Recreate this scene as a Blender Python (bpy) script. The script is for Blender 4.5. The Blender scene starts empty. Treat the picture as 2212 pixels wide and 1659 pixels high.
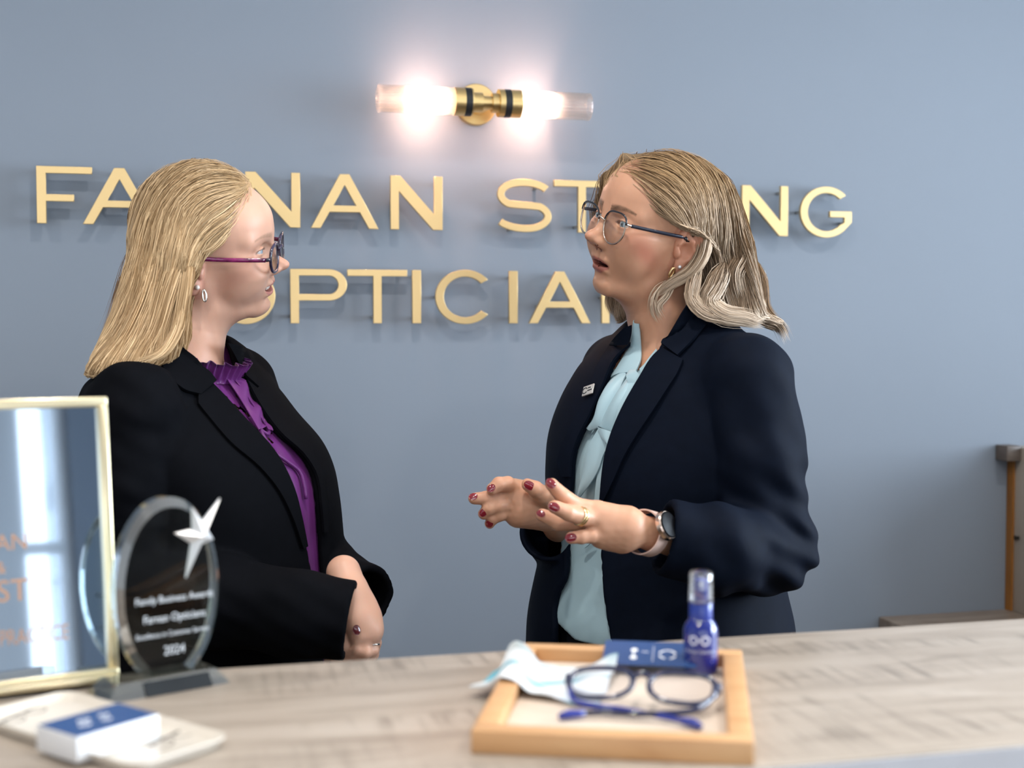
import bpy, bmesh, math, random
import numpy as np
from mathutils import Vector, Matrix

random.seed(7)
np.random.seed(7)
SC = bpy.context.scene
COL = SC.collection
PI = math.pi

# ------------------------------------------------------------------ camera
FPX, CX, CY = 2900.0, 1106.0, 829.5          # focal length in pixels of the 2212x1659 frame
CAM_Z = 1.43
YAW = math.atan(FPX / (12500.0 - CX))        # the wall's horizontal lines run towards (12500, 698)
PITCH = math.atan((CY - 698.0) / FPX)
cam_d = bpy.data.cameras.new('camera')
cam = bpy.data.objects.new('camera', cam_d)
COL.objects.link(cam)
cam.location = (0, 0, CAM_Z)
cam.rotation_euler = (PI / 2 - PITCH, 0, -YAW)
cam_d.sensor_width = 36.0
cam_d.lens = 36.0 * FPX / 2212.0
cam_d.clip_start = 0.02
cam_d.dof.use_dof = True
cam_d.dof.focus_distance = 2.0
cam_d.dof.aperture_fstop = 3.6
SC.camera = cam

# ------------------------------------------------------------------ world, daylight, exposure
world = bpy.data.worlds.new('world')
SC.world = world
world.use_nodes = True
world.node_tree.nodes['Background'].inputs[0].default_value = (0.80, 0.90, 1.0, 1)
world.node_tree.nodes['Background'].inputs[1].default_value = 1.2

def window_light(name, loc, rot, sx, sy, power, color):
    ld = bpy.data.lights.new(name, 'AREA')
    ld.shape = 'RECTANGLE'
    ld.size, ld.size_y = sx, sy
    ld.energy = power
    ld.color = color
    o = bpy.data.objects.new(name, ld)
    COL.objects.link(o)
    o.location = loc
    o.rotation_euler = rot
    return o

ROOM = dict(x0=-3.0, x1=3.7, y0=-2.6, y1=2.615, z1=2.75)
# daylight outside the side window and the shop windows (window_1..4 below)
window_light('daylight_side', (ROOM['x1'] + 0.20, 0.55, 1.85), (0, PI / 2, 0), 1.6, 2.8, 400, (0.78, 0.89, 1.0))
window_light('daylight_shop_a', (-1.35, ROOM['y0'] - 0.30, 1.45), (PI / 2, 0, 0), 2.4, 2.2, 34, (0.97, 0.98, 1.0))
window_light('daylight_shop_b', (1.03, ROOM['y0'] - 0.30, 1.45), (PI / 2, 0, 0), 1.5, 2.2, 22, (0.97, 0.98, 1.0))
window_light('daylight_shop_c', (2.75, ROOM['y0'] - 0.30, 1.45), (PI / 2, 0, 0), 1.1, 2.2, 16, (0.97, 0.98, 1.0))

SC.view_settings.view_transform = 'Standard'
SC.view_settings.look = 'None'
SC.view_settings.gamma = 1.0
SC.view_settings.use_curve_mapping = False
SC.view_settings.exposure = 0.33
SC.cycles.use_denoising = True
SC.cycles.max_bounces = 10
SC.cycles.transparent_max_bounces = 16
SC.cycles.sample_clamp_indirect = 6.0
SC.cycles.caustics_reflective = False
SC.cycles.caustics_refractive = False
# ------------------------------------------------------------------ pixel -> place helpers
_fw = np.array([math.sin(YAW) * math.cos(PITCH), math.cos(YAW) * math.cos(PITCH), -math.sin(PITCH)])
_rt = np.array([math.cos(YAW), -math.sin(YAW), 0.0])
_up = np.cross(_rt, _fw)
_pos = np.array([0.0, 0.0, CAM_Z])
_hf = np.array([math.sin(YAW), math.cos(YAW), 0.0])       # horizontal forward

def ray(px, py):
    return _rt * ((px - CX) / FPX) + _up * ((CY - py) / FPX) + _fw

def at_y(px, py, y):
    r = ray(px, py); return _pos + r * (y / r[1])

def at_z(px, py, z):
    r = ray(px, py); return _pos + r * ((z - CAM_Z) / r[2])

def at_d(px, py, d):
    """point at horizontal distance d straight ahead of the camera"""
    r = ray(px, py); return _pos + r * (d / r.dot(_hf))

# ------------------------------------------------------------------ objects
def link(o, parent=None):
    COL.objects.link(o)
    if parent is not None:
        o.parent = parent
    return o

def tag(o, label=None, cat=None, group=None, kind=None):
    if label: o['label'] = label
    if cat: o['category'] = cat
    if group: o['group'] = group
    if kind: o['kind'] = kind
    return o

def thing(name, label, cat, loc=(0, 0, 0), rotz=0.0, group=None, rot=None):
    o = bpy.data.objects.new(name, None)
    o.empty_display_size = 0.05
    COL.objects.link(o)
    o.location = loc
    o.rotation_euler = rot if rot is not None else (0, 0, rotz)
    return tag(o, label, cat, group)

def fast_mesh(name, V, Q, smooth=True):
    """V (n,3), Q (m,k) faces of equal size"""
    me = bpy.data.meshes.new(name)
    V = np.asarray(V, np.float32); Q = np.asarray(Q, np.int32)
    k = Q.shape[1]
    me.vertices.add(len(V)); me.vertices.foreach_set('co', V.ravel())
    me.loops.add(Q.size); me.loops.foreach_set('vertex_index', Q.ravel())
    me.polygons.add(len(Q))
    me.polygons.foreach_set('loop_start', np.arange(0, Q.size, k, dtype=np.int32))
    me.polygons.foreach_set('use_smooth', np.full(len(Q), smooth))
    me.update(calc_edges=True)
    return me

def set_color(me, name, rgb):
    a = me.attributes.new(name, 'FLOAT_COLOR', 'POINT')
    c = np.ones((len(me.vertices), 4), np.float32); c[:, :3] = rgb
    a.data.foreach_set('color', c.ravel())

class MB:
    """collects pieces of ONE mesh"""
    def __init__(self): self.v = []; self.f = []
    def add(self, verts, faces):
        b = len(self.v)
        self.v += [tuple(map(float, p)) for p in verts]
        self.f += [tuple(i + b for i in q) for q in faces]
        return self
    def box(self, x0, x1, y0, y1, z0, z1):
        v = [(x, y, z) for z in (z0, z1) for y in (y0, y1) for x in (x0, x1)]
        return self.add(v, [(0, 2, 3, 1), (4, 5, 7, 6), (0, 1, 5, 4), (2, 6, 7, 3), (0, 4, 6, 2), (1, 3, 7, 5)])
    def lathe(self, prof, n=32, axis='z', origin=(0, 0, 0), ribs=0, ribamp=0.0, cap=True):
        ox, oy, oz = origin; vs = []; fs = []
        for r, h in prof:
            for i in range(n):
                t = 2 * PI * i / n
                rr = r * (1 + (ribamp * math.cos(ribs * t) if ribs else 0))
                a, b = rr * math.cos(t), rr * math.sin(t)
                vs.append({'z': (ox + a, oy + b, oz + h), 'x': (ox + h, oy + a, oz + b), 'y': (ox + a, oy + h, oz - b)}[axis])
        m = len(prof)
        for j in range(m - 1):
            for i in range(n):
                k = (i + 1) % n
                fs.append((j * n + i, j * n + k, (j + 1) * n + k, (j + 1) * n + i))
        if cap:
            if prof[0][0] > 1e-6: fs.append(tuple(range(n - 1, -1, -1)))
            if prof[-1][0] > 1e-6: fs.append(tuple((m - 1) * n + i for i in range(n)))
        return self.add(vs, fs)
    def tube(self, pts, r, n=8, closed=False, flat=1.0, up=None, cap=True):
        """sweep an ellipse (r, r*flat) along pts; r may be a list"""
        P = [np.array(p, float) for p in pts]; m = len(P)
        rs = r if hasattr(r, '__len__') else [r] * m
        vs = []; fs = []; prev = None
        for j in range(m):
            if closed: t = P[(j + 1) % m] - P[j - 1]
            else: t = P[min(j + 1, m - 1)] - P[max(j - 1, 0)]
            t = t / (np.linalg.norm(t) + 1e-12)
            if up is not None: u = np.array(up, float)
            elif prev is not None: u = prev
            else: u = np.array([0, 0, 1.0]) if abs(t[2]) < 0.9 else np.array([1.0, 0, 0])
            a = u - t * u.dot(t); a /= np.linalg.norm(a) + 1e-12
            prev = a
            b = np.cross(t, a)
            for i in range(n):
                th = 2 * PI * i / n
                vs.append(P[j] + rs[j] * (a * math.cos(th) + b * math.sin(th) * flat))
        for j in range(m if closed else m - 1):
            j2 = (j + 1) % m
            for i in range(n):
                k = (i + 1) % n
                fs.append((j * n + i, j * n + k, j2 * n + k, j2 * n + i))
        if not closed and cap:
            fs.append(tuple(range(n - 1, -1, -1))); fs.append(tuple((m - 1) * n + i for i in range(n)))
        return self.add(vs, fs)
    def grid(self, pts, nu, nv, thick=0.0, normal=None):
        """pts: nu*nv points (v fastest) ; optional thickness along a normal list"""
        pts = [np.array(p, float) for p in pts]
        fs = [(i * nv + j, (i + 1) * nv + j, (i + 1) * nv + j + 1, i * nv + j + 1) for i in range(nu - 1) for j in range(nv - 1)]
        if thick == 0.0:
            return self.add(pts, fs)
        G = np.array(pts).reshape(nu, nv, 3)
        du = np.gradient(G, axis=0); dv = np.gradient(G, axis=1)
        N = np.cross(du, dv); N /= np.linalg.norm(N, axis=2, keepdims=True) + 1e-12
        B = (G - N * thick).reshape(-1, 3); n0 = nu * nv
        fs2 = [tuple(reversed([k + n0 for k in q])) for q in fs]
        rim = [i * nv for i in range(nu)] + [(nu - 1) * nv + j for j in range(1, nv)] + [i * nv + nv - 1 for i in range(nu - 2, -1, -1)] + [j for j in range(nv - 2, 0, -1)]
        side = [(rim[i], rim[i] + n0, rim[(i + 1) % len(rim)] + n0, rim[(i + 1) % len(rim)]) for i in range(len(rim))]
        side = [tuple(reversed(q)) for q in side]
        return self.add(list(pts) + list(B), fs + fs2 + side)
    def sphere(self, c, r, nu=16, nv=10):
        r = r if hasattr(r, '__len__') else (r, r, r)
        vs = [(c[0], c[1], c[2] + r[2])]; fs = []
        for j in range(1, nv):
            a = PI * j / nv
            for i in range(nu):
                t = 2 * PI * i / nu
                vs.append((c[0] + r[0] * math.sin(a) * math.cos(t), c[1] + r[1] * math.sin(a) * math.sin(t), c[2] + r[2] * math.cos(a)))
        vs.append((c[0], c[1], c[2] - r[2])); L = len(vs) - 1
        for i in range(nu):
            k = (i + 1) % nu
            fs.append((0, 1 + i, 1 + k)); fs.append((L, L - nu + k, L - nu + i))
            for j in range(nv - 2):
                fs.append((1 + j * nu + i, 1 + (j + 1) * nu + i, 1 + (j + 1) * nu + k, 1 + j * nu + k))
        return self.add(vs, fs)
    def xform(self, M):
        M = Matrix(M) if not isinstance(M, Matrix) else M
        self.v = [tuple(M @ Vector(p)) for p in self.v]; return self
    def build(self, name, mat=None, parent=None, smooth=False, bevel=0.0, seg=2, loc=None):
        me = bpy.data.meshes.new(name)
        me.from_pydata(self.v, [], self.f)
        if smooth == 'auto':
            bm = bmesh.new(); bm.from_mesh(me)
            for f in bm.faces: f.smooth = True
            for e in bm.edges:
                if len(e.link_faces) == 2 and e.calc_face_angle(0) > 0.6: e.smooth = False
            bm.to_mesh(me); bm.free()
        elif smooth:
            me.polygons.foreach_set('use_smooth', [True] * len(me.polygons))
        if bevel > 0:
            bm = bmesh.new(); bm.from_mesh(me)
            es = [e for e in bm.edges if len(e.link_faces) == 2 and e.calc_face_angle(0) > 0.5]
            bmesh.ops.bevel(bm, geom=es, offset=bevel, segments=seg, profile=0.5, affect='EDGES', clamp_overlap=True)
            for f in bm.faces: f.smooth = True
            bm.to_mesh(me); bm.free()
            for e in me.edges: pass
        me.update()
        o = bpy.data.objects.new(name, me)
        if mat is not None: me.materials.append(mat)
        link(o, parent)
        if loc is not None: o.location = loc
        return o

def rounded_rect(w, h, r, n=6, cx=0.0, cy=0.0):
    pts = []
    for qx, qy, a0 in ((1, 1, 0), (-1, 1, 90), (-1, -1, 180), (1, -1, 270)):
        for i in range(n + 1):
            a = math.radians(a0 + 90.0 * i / n)
            pts.append((cx + qx * (w / 2 - r) + r * math.cos(a), cy + qy * (h / 2 - r) + r * math.sin(a)))
    return pts

def prism(outline, z0, z1):
    """closed prism of a convex-ish outline"""
    n = len(outline)
    v = [(x, y, z0) for x, y in outline] + [(x, y, z1) for x, y in outline]
    f = [tuple(range(n - 1, -1, -1)), tuple(range(n, 2 * n))] + [(i, (i + 1) % n, n + (i + 1) % n, n + i) for i in range(n)]
    return v, f

def flat_shape(name, polys, depth, mat, parent=None, bevel=0.0):
    """2D outlines (even-odd holes) extruded: real thin solid, in local XY, from z=0 to z=depth"""
    cu = bpy.data.curves.new(name, 'CURVE'); cu.dimensions = '2D'; cu.fill_mode = 'BOTH'
    cu.extrude = max(depth / 2 - bevel, 0.00001); cu.bevel_depth = bevel; cu.bevel_resolution = 1; cu.offset = -bevel
    for P in polys:
        s = cu.splines.new('POLY'); s.points.add(len(P) - 1); s.use_cyclic_u = True
        for i, (x, y) in enumerate(P): s.points[i].co = (x, y, 0, 1)
    tmp = bpy.data.objects.new(name, cu); COL.objects.link(tmp)
    dg = bpy.context.evaluated_depsgraph_get()
    me = bpy.data.meshes.new_from_object(tmp.evaluated_get(dg))
    bpy.data.objects.remove(tmp); bpy.data.curves.remove(cu)
    me.transform(Matrix.Translation((0, 0, depth / 2)))
    me.name = name
    o = bpy.data.objects.new(name, me)
    me.materials.clear(); me.materials.append(mat)
    return link(o, parent)

def text_mesh(name, body, size, depth, mat, parent=None, align='CENTER', spacing=1.0, sx=1.0):
    cu = bpy.data.curves.new(name, 'FONT'); cu.body = body; cu.size = size; cu.extrude = depth / 2
    cu.align_x = align; cu.align_y = 'CENTER'; cu.space_character = spacing; cu.resolution_u = 3
    tmp = bpy.data.objects.new(name, cu); COL.objects.link(tmp)
    dg = bpy.context.evaluated_depsgraph_get()
    me = bpy.data.meshes.new_from_object(tmp.evaluated_get(dg))
    bpy.data.objects.remove(tmp); bpy.data.curves.remove(cu)
    if sx != 1.0: me.transform(Matrix.Diagonal((sx, 1, 1, 1)))
    me.materials.clear(); me.materials.append(mat)
    o = bpy.data.objects.new(name, me)
    return link(o, parent)

# ------------------------------------------------------------------ materials
MATS = {}
def mat(name, color=(0.8, 0.8, 0.8), rough=0.5, metal=0.0, spec=0.5, noise=0.0, nscale=8.0, bump=0.0, bscale=200.0,
        trans=0.0, ior=1.45, emit=None, estr=0.0, coat=0.0, sheen=0.0, alpha=1.0, sss=0.0, attr=None, stretch=None):
    if name in MATS: return MATS[name]
    m = bpy.data.materials.new(name); m.use_nodes = True
    nt = m.node_tree; N = nt.nodes; Lk = nt.links; b = N['Principled BSDF']
    b.inputs['Base Color'].default_value = (*color, 1)
    b.inputs['Roughness'].default_value = rough; b.inputs['Metallic'].default_value = metal
    b.inputs['Specular IOR Level'].default_value = spec; b.inputs['IOR'].default_value = ior
    b.inputs['Transmission Weight'].default_value = trans; b.inputs['Alpha'].default_value = alpha
    b.inputs['Coat Weight'].default_value = coat; b.inputs['Sheen Weight'].default_value = sheen
    if sss > 0:
        b.inputs['Subsurface Weight'].default_value = sss
        b.inputs['Subsurface Radius'].default_value = (1.0, 0.35, 0.2)
        b.inputs['Subsurface Scale'].default_value = 0.008
    if emit is not None:
        b.inputs['Emission Color'].default_value = (*emit, 1); b.inputs['Emission Strength'].default_value = estr
    tc = N.new('ShaderNodeTexCoord'); mp = N.new('ShaderNodeMapping')
    Lk.new(tc.outputs['Object'], mp.inputs[0])
    if stretch: mp.inputs['Scale'].default_value = stretch
    src = None
    if attr:
        an = N.new('ShaderNodeAttribute'); an.attribute_name = attr; src = an.outputs['Color']
        Lk.new(src, b.inputs['Base Color'])
    if noise > 0:
        nz = N.new('ShaderNodeTexNoise'); nz.inputs['Scale'].default_value = nscale; nz.inputs['Detail'].default_value = 5
        Lk.new(mp.outputs[0], nz.inputs['Vector'])
        mr = N.new('ShaderNodeMapRange'); mr.inputs[3].default_value = 1 - noise; mr.inputs[4].default_value = 1 + noise
        mr.inputs[1].default_value = 0.25; mr.inputs[2].default_value = 0.75
        Lk.new(nz.outputs['Fac'], mr.inputs[0])
        mx = N.new('ShaderNodeMix'); mx.data_type = 'RGBA'; mx.blend_type = 'MULTIPLY'; mx.inputs[0].default_value = 1
        if src is not None: Lk.new(src, mx.inputs[6])
        else: mx.inputs[6].default_value = (*color, 1)
        Lk.new(mr.outputs[0], mx.inputs[7])
        Lk.new(mx.outputs[2], b.inputs['Base Color'])
    if bump > 0:
        nb = N.new('ShaderNodeTexNoise'); nb.inputs['Scale'].default_value = bscale; nb.inputs['Detail'].default_value = 3
        Lk.new(mp.outputs[0], nb.inputs['Vector'])
        bp = N.new('ShaderNodeBump'); bp.inputs['Strength'].default_value = bump; bp.inputs['Distance'].default_value = 0.002
        Lk.new(nb.outputs['Fac'], bp.inputs['Height']); Lk.new(bp.outputs[0], b.inputs['Normal'])
    MATS[name] = m
    return m

def clear_mat(name, tint=(1, 1, 1), rough=0.02, refl=0.06, edge=0.5):
    """thin clear glass or plastic: see-through with a fresnel sheen"""
    if name in MATS: return MATS[name]
    m = bpy.data.materials.new(name); m.use_nodes = True
    nt = m.node_tree; N = nt.nodes; Lk = nt.links; N.remove(N['Principled BSDF'])
    t = N.new('ShaderNodeBsdfTransparent'); t.inputs[0].default_value = (*tint, 1)
    g = N.new('ShaderNodeBsdfGlossy'); g.inputs['Roughness'].default_value = rough
    fr = N.new('ShaderNodeLayerWeight'); fr.inputs[0].default_value = edge
    mr = N.new('ShaderNodeMapRange'); mr.inputs[3].default_value = refl; mr.inputs[4].default_value = 0.7
    Lk.new(fr.outputs['Fresnel'], mr.inputs[0])
    mx = N.new('ShaderNodeMixShader'); Lk.new(mr.outputs[0], mx.inputs[0]); Lk.new(t.outputs[0], mx.inputs[1]); Lk.new(g.outputs[0], mx.inputs[2])
    Lk.new(mx.outputs[0], N['Material Output'].inputs[0])
    MATS[name] = m
    return m

def wood_mat(name, c1, c2, c3, scale=(1, 1, 1), rough=0.45, saw=0.0):
    if name in MATS: return MATS[name]
    m = bpy.data.materials.new(name); m.use_nodes = True
    nt = m.node_tree; N = nt.nodes; Lk = nt.links; b = N['Principled BSDF']; b.inputs['Roughness'].default_value = rough
    tc = N.new('ShaderNodeTexCoord'); mp = N.new('ShaderNodeMapping'); mp.inputs['Scale'].default_value = scale
    Lk.new(tc.outputs['Object'], mp.inputs[0])
    n1 = N.new('ShaderNodeTexNoise'); n1.inputs['Scale'].default_value = 5; n1.inputs['Detail'].default_value = 8; n1.inputs['Roughness'].default_value = 0.6
    n1.inputs['Distortion'].default_value = 0.6
    Lk.new(mp.outputs[0], n1.inputs['Vector'])
    cr = N.new('ShaderNodeValToRGB'); e = cr.color_ramp.elements
    e[0].position = 0.3; e[0].color = (*c1, 1); e[1].position = 0.72; e[1].color = (*c3, 1)
    k = cr.color_ramp.elements.new(0.5); k.color = (*c2, 1)
    Lk.new(n1.outputs['Fac'], cr.inputs[0])
    out = cr.outputs[0]
    if saw > 0:                                   # cross-cut saw marks on patches of the board
        wv = N.new('ShaderNodeTexNoise'); wv.inputs['Scale'].default_value = 1.0; wv.inputs['Detail'].default_value = 2
        mp2 = N.new('ShaderNodeMapping'); mp2.inputs['Scale'].default_value = (95, 9, 1); mp2.inputs['Rotation'].default_value = (0, 0, 0.12)
        Lk.new(tc.outputs['Object'], mp2.inputs[0]); Lk.new(mp2.outputs[0], wv.inputs['Vector'])
        pn = N.new('ShaderNodeTexNoise'); pn.inputs['Scale'].default_value = 1.0; pn.inputs['Detail'].default_value = 1
        mp3 = N.new('ShaderNodeMapping'); mp3.inputs['Scale'].default_value = (2.2, 13, 1)
        Lk.new(tc.outputs['Object'], mp3.inputs[0]); Lk.new(mp3.outputs[0], pn.inputs['Vector'])
        r1 = N.new('ShaderNodeMapRange'); r1.inputs[1].default_value = 0.48; r1.inputs[2].default_value = 0.68
        r2 = N.new('ShaderNodeMapRange'); r2.inputs[1].default_value = 0.50; r2.inputs[2].default_value = 0.62
        Lk.new(wv.outputs['Fac'], r1.inputs[0]); Lk.new(pn.outputs['Fac'], r2.inputs[0])
        mu = N.new('ShaderNodeMath'); mu.operation = 'MULTIPLY'; Lk.new(r1.outputs[0], mu.inputs[0]); Lk.new(r2.outputs[0], mu.inputs[1])
        mu2 = N.new('ShaderNodeMath'); mu2.operation = 'MULTIPLY'; mu2.inputs[1].default_value = saw; Lk.new(mu.outputs[0], mu2.inputs[0])
        mx = N.new('ShaderNodeMix'); mx.data_type = 'RGBA'; mx.blend_type = 'MIX'
        Lk.new(mu2.outputs[0], mx.inputs[0]); Lk.new(out, mx.inputs[6]); mx.inputs[7].default_value = (*[v * 0.72 for v in c1], 1)
        out = mx.outputs[2]
    Lk.new(out, b.inputs['Base Color'])
    bp = N.new('ShaderNodeBump'); bp.inputs['Strength'].default_value = 0.12; bp.inputs['Distance'].default_value = 0.001
    Lk.new(n1.outputs['Fac'], bp.inputs['Height']); Lk.new(bp.outputs[0], b.inputs['Normal'])
    MATS[name] = m
    return m

BRASS = mat('brushed_brass', (0.83, 0.60, 0.27), 0.33, 1.0, noise=0.04, nscale=30)
SIGN_GOLD = mat('satin_gold_sign', (0.76, 0.545, 0.265), 0.40, 0.85)
BLACK = mat('black_rubber', (0.012, 0.012, 0.013), 0.45)
WHITE = mat('white_print', (0.85, 0.86, 0.88), 0.6)
# ------------------------------------------------------------------ the room
rx0, rx1, ry0, ry1, rz1 = (ROOM[k] for k in ('x0', 'x1', 'y0', 'y1', 'z1'))
WALL = mat('blue_grey_paint', (0.228, 0.264, 0.316), 0.62, noise=0.015, nscale=3, bump=0.05, bscale=500)
PALE = mat('pale_wall_paint', (0.70, 0.70, 0.69), 0.7, noise=0.02)
CEIL = mat('ceiling_paint', (0.80, 0.80, 0.79), 0.8, noise=0.02)
FLOOR = wood_mat('oak_floor', (0.20, 0.14, 0.09), (0.27, 0.19, 0.12), (0.33, 0.24, 0.16), (1, 8, 1))
FRAMEW = mat('window_frame_paint', (0.75, 0.76, 0.77), 0.4)

def struct(mb, name, m, **k):
    return tag(mb.build(name, m, **k), kind='structure')

T = 0.12
struct(MB().box(rx0 - T, rx1 + T, ry1, ry1 + T, 0, rz1), 'wall_back', WALL)
struct(MB().box(rx0 - T, rx0, ry0 - T, ry1, 0, rz1), 'wall_left', PALE)
struct(MB().box(rx0 - T, rx1 + T, ry0 - T, ry1 + T, -0.08, 0), 'floor', FLOOR)
struct(MB().box(rx0 - T, rx1 + T, ry0 - T, ry1 + T, rz1, rz1 + 0.1), 'ceiling', CEIL)

def opening_wall(name, axis, a0, a1, p0, p1, holes):
    """wall slab with rectangular window openings; axis 'x' runs along x"""
    m = MB(); cuts = sorted(holes)
    def bx(u0, u1, z0, z1):
        if u1 - u0 < 1e-4 or z1 - z0 < 1e-4: return
        if axis == 'x': m.box(u0, u1, p0, p1, z0, z1)
        else: m.box(p0, p1, u0, u1, z0, z1)
    u = a0
    for (h0, h1, z0, z1) in cuts:
        bx(u, h0, 0, rz1); bx(h0, h1, 0, z0); bx(h0, h1, z1, rz1); u = h1
    bx(u, a1, 0, rz1)
    return struct(m, name, PALE if name == 'wall_right' else WALL)

opening_wall('wall_right', 'y', ry0, ry1, rx1, rx1 + T, [(-0.85, 1.95, 1.05, 2.65)])
opening_wall('wall_front', 'x', rx0, rx1, ry0 - T, ry0, [(-2.55, -0.15, 0.35, 2.55), (0.30, 1.76, 0.35, 2.55), (2.20, 3.30, 0.35, 2.55)])
PANE = clear_mat('window_glass', (0.97, 0.98, 0.99))

def window(n, axis, u0, u1, z0, z1, p, nu, posts=None, pw=None):
    w = bpy.data.objects.new('window_%d' % n, None); COL.objects.link(w); tag(w, kind='structure')
    def bx(mb, a, b, c, d, q0, q1):
        if axis == 'x': mb.box(a, b, q0, q1, c, d)
        else: mb.box(q0, q1, a, b, c, d)
    s = 0.05
    f = MB(); bx(f, u0, u1, z0, z0 + s, p, p + 0.06); bx(f, u0, u1, z1 - s, z1, p, p + 0.06); f.build('window_frame', FRAMEW, w)
    if posts is None:
        posts = [u0 + s / 2] + [u0 + (u1 - u0) * i / nu for i in range(1, nu)] + [u1 - s / 2]; pw = [s] * len(posts)
    for c, q in zip(posts, pw):
        m = MB(); bx(m, c - q / 2, c + q / 2, z0 + s, z1 - s, p, p + 0.06); m.build('mullion', FRAMEW, w)
    zr = z0 + (z1 - z0) * .62
    for i in range(len(posts) - 1):
        c0 = posts[i] + pw[i] / 2; c1 = posts[i + 1] - pw[i + 1] / 2
        m = MB(); bx(m, c0, c1, zr, zr + .04, p, p + 0.06); m.build('transom', FRAMEW, w)
        for za, zb in ((z0 + s, zr), (zr + .04, z1 - s)):
            g = MB(); bx(g, c0, c1, za, zb, p + 0.025, p + 0.031); g.build('pane', PANE, w)

window(1, 'y', -0.85, 1.95, 1.05, 2.65, rx1 + 0.03, 3)
window(2, 'x', -2.55, -0.15, 0.35, 2.55, ry0 - 0.09, 2)
window(3, 'x', 0.30, 1.76, 0.35, 2.55, ry0 - 0.09, 5, posts=[0.325, 0.90, 1.49, 1.745], pw=[.05, .06, .15, .03])
window(4, 'x', 2.20, 3.30, 0.35, 2.55, ry0 - 0.09, 2)

# recessed ceiling spots
DLT = [(-1.0, 1.35), (0.3, 1.35), (1.6, 1.35), (-0.4, 0.1), (1.0, 0.1)]
for i, (x, y) in enumerate(DLT):
    t = thing('ceiling_spot', 'recessed round ceiling spot over the %s' % ['left of the counter', 'middle of the counter', 'right of the counter', 'floor left in front', 'floor right in front', 'low desk'][i], 'lamp', (x, y, rz1), group='recessed ceiling spots')
    MB().lathe([(.060, -.0005), (.060, -.006), (.050, -.010), (.046, -.004)], 32, 'z').build('trim_ring', FRAMEW, t, smooth='auto')
    MB().lathe([(.045, -.001), (.045, -.0035), (0, -.0035)], 24, 'z').build('lens', mat('spot_lens', (1, 1, 1), .3, emit=(1, .95, .88), estr=25), t)
    ld = bpy.data.lights.new('spot_light', 'AREA'); ld.shape = 'DISK'; ld.size = .09; ld.energy = 7; ld.color = (1.0, .95, .89); ld.spread = math.radians(150)
    lo_ = bpy.data.objects.new('spot_light', ld); COL.objects.link(lo_); lo_.location = (x, y, rz1 - .012)

# ------------------------------------------------------------------ gold lettering on pins
YL = 2.58            # front face of the letters
CAPH = 0.1035
LDEP = 0.009
SV, SH = 0.0165, 0.0125

def arc(cx, cy, rx, ry, a0, a1, n=28):
    return [(cx + rx * math.cos(math.radians(a0 + (a1 - a0) * i / n)), cy + ry * math.sin(math.radians(a0 + (a1 - a0) * i / n))) for i in range(n + 1)]

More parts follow.
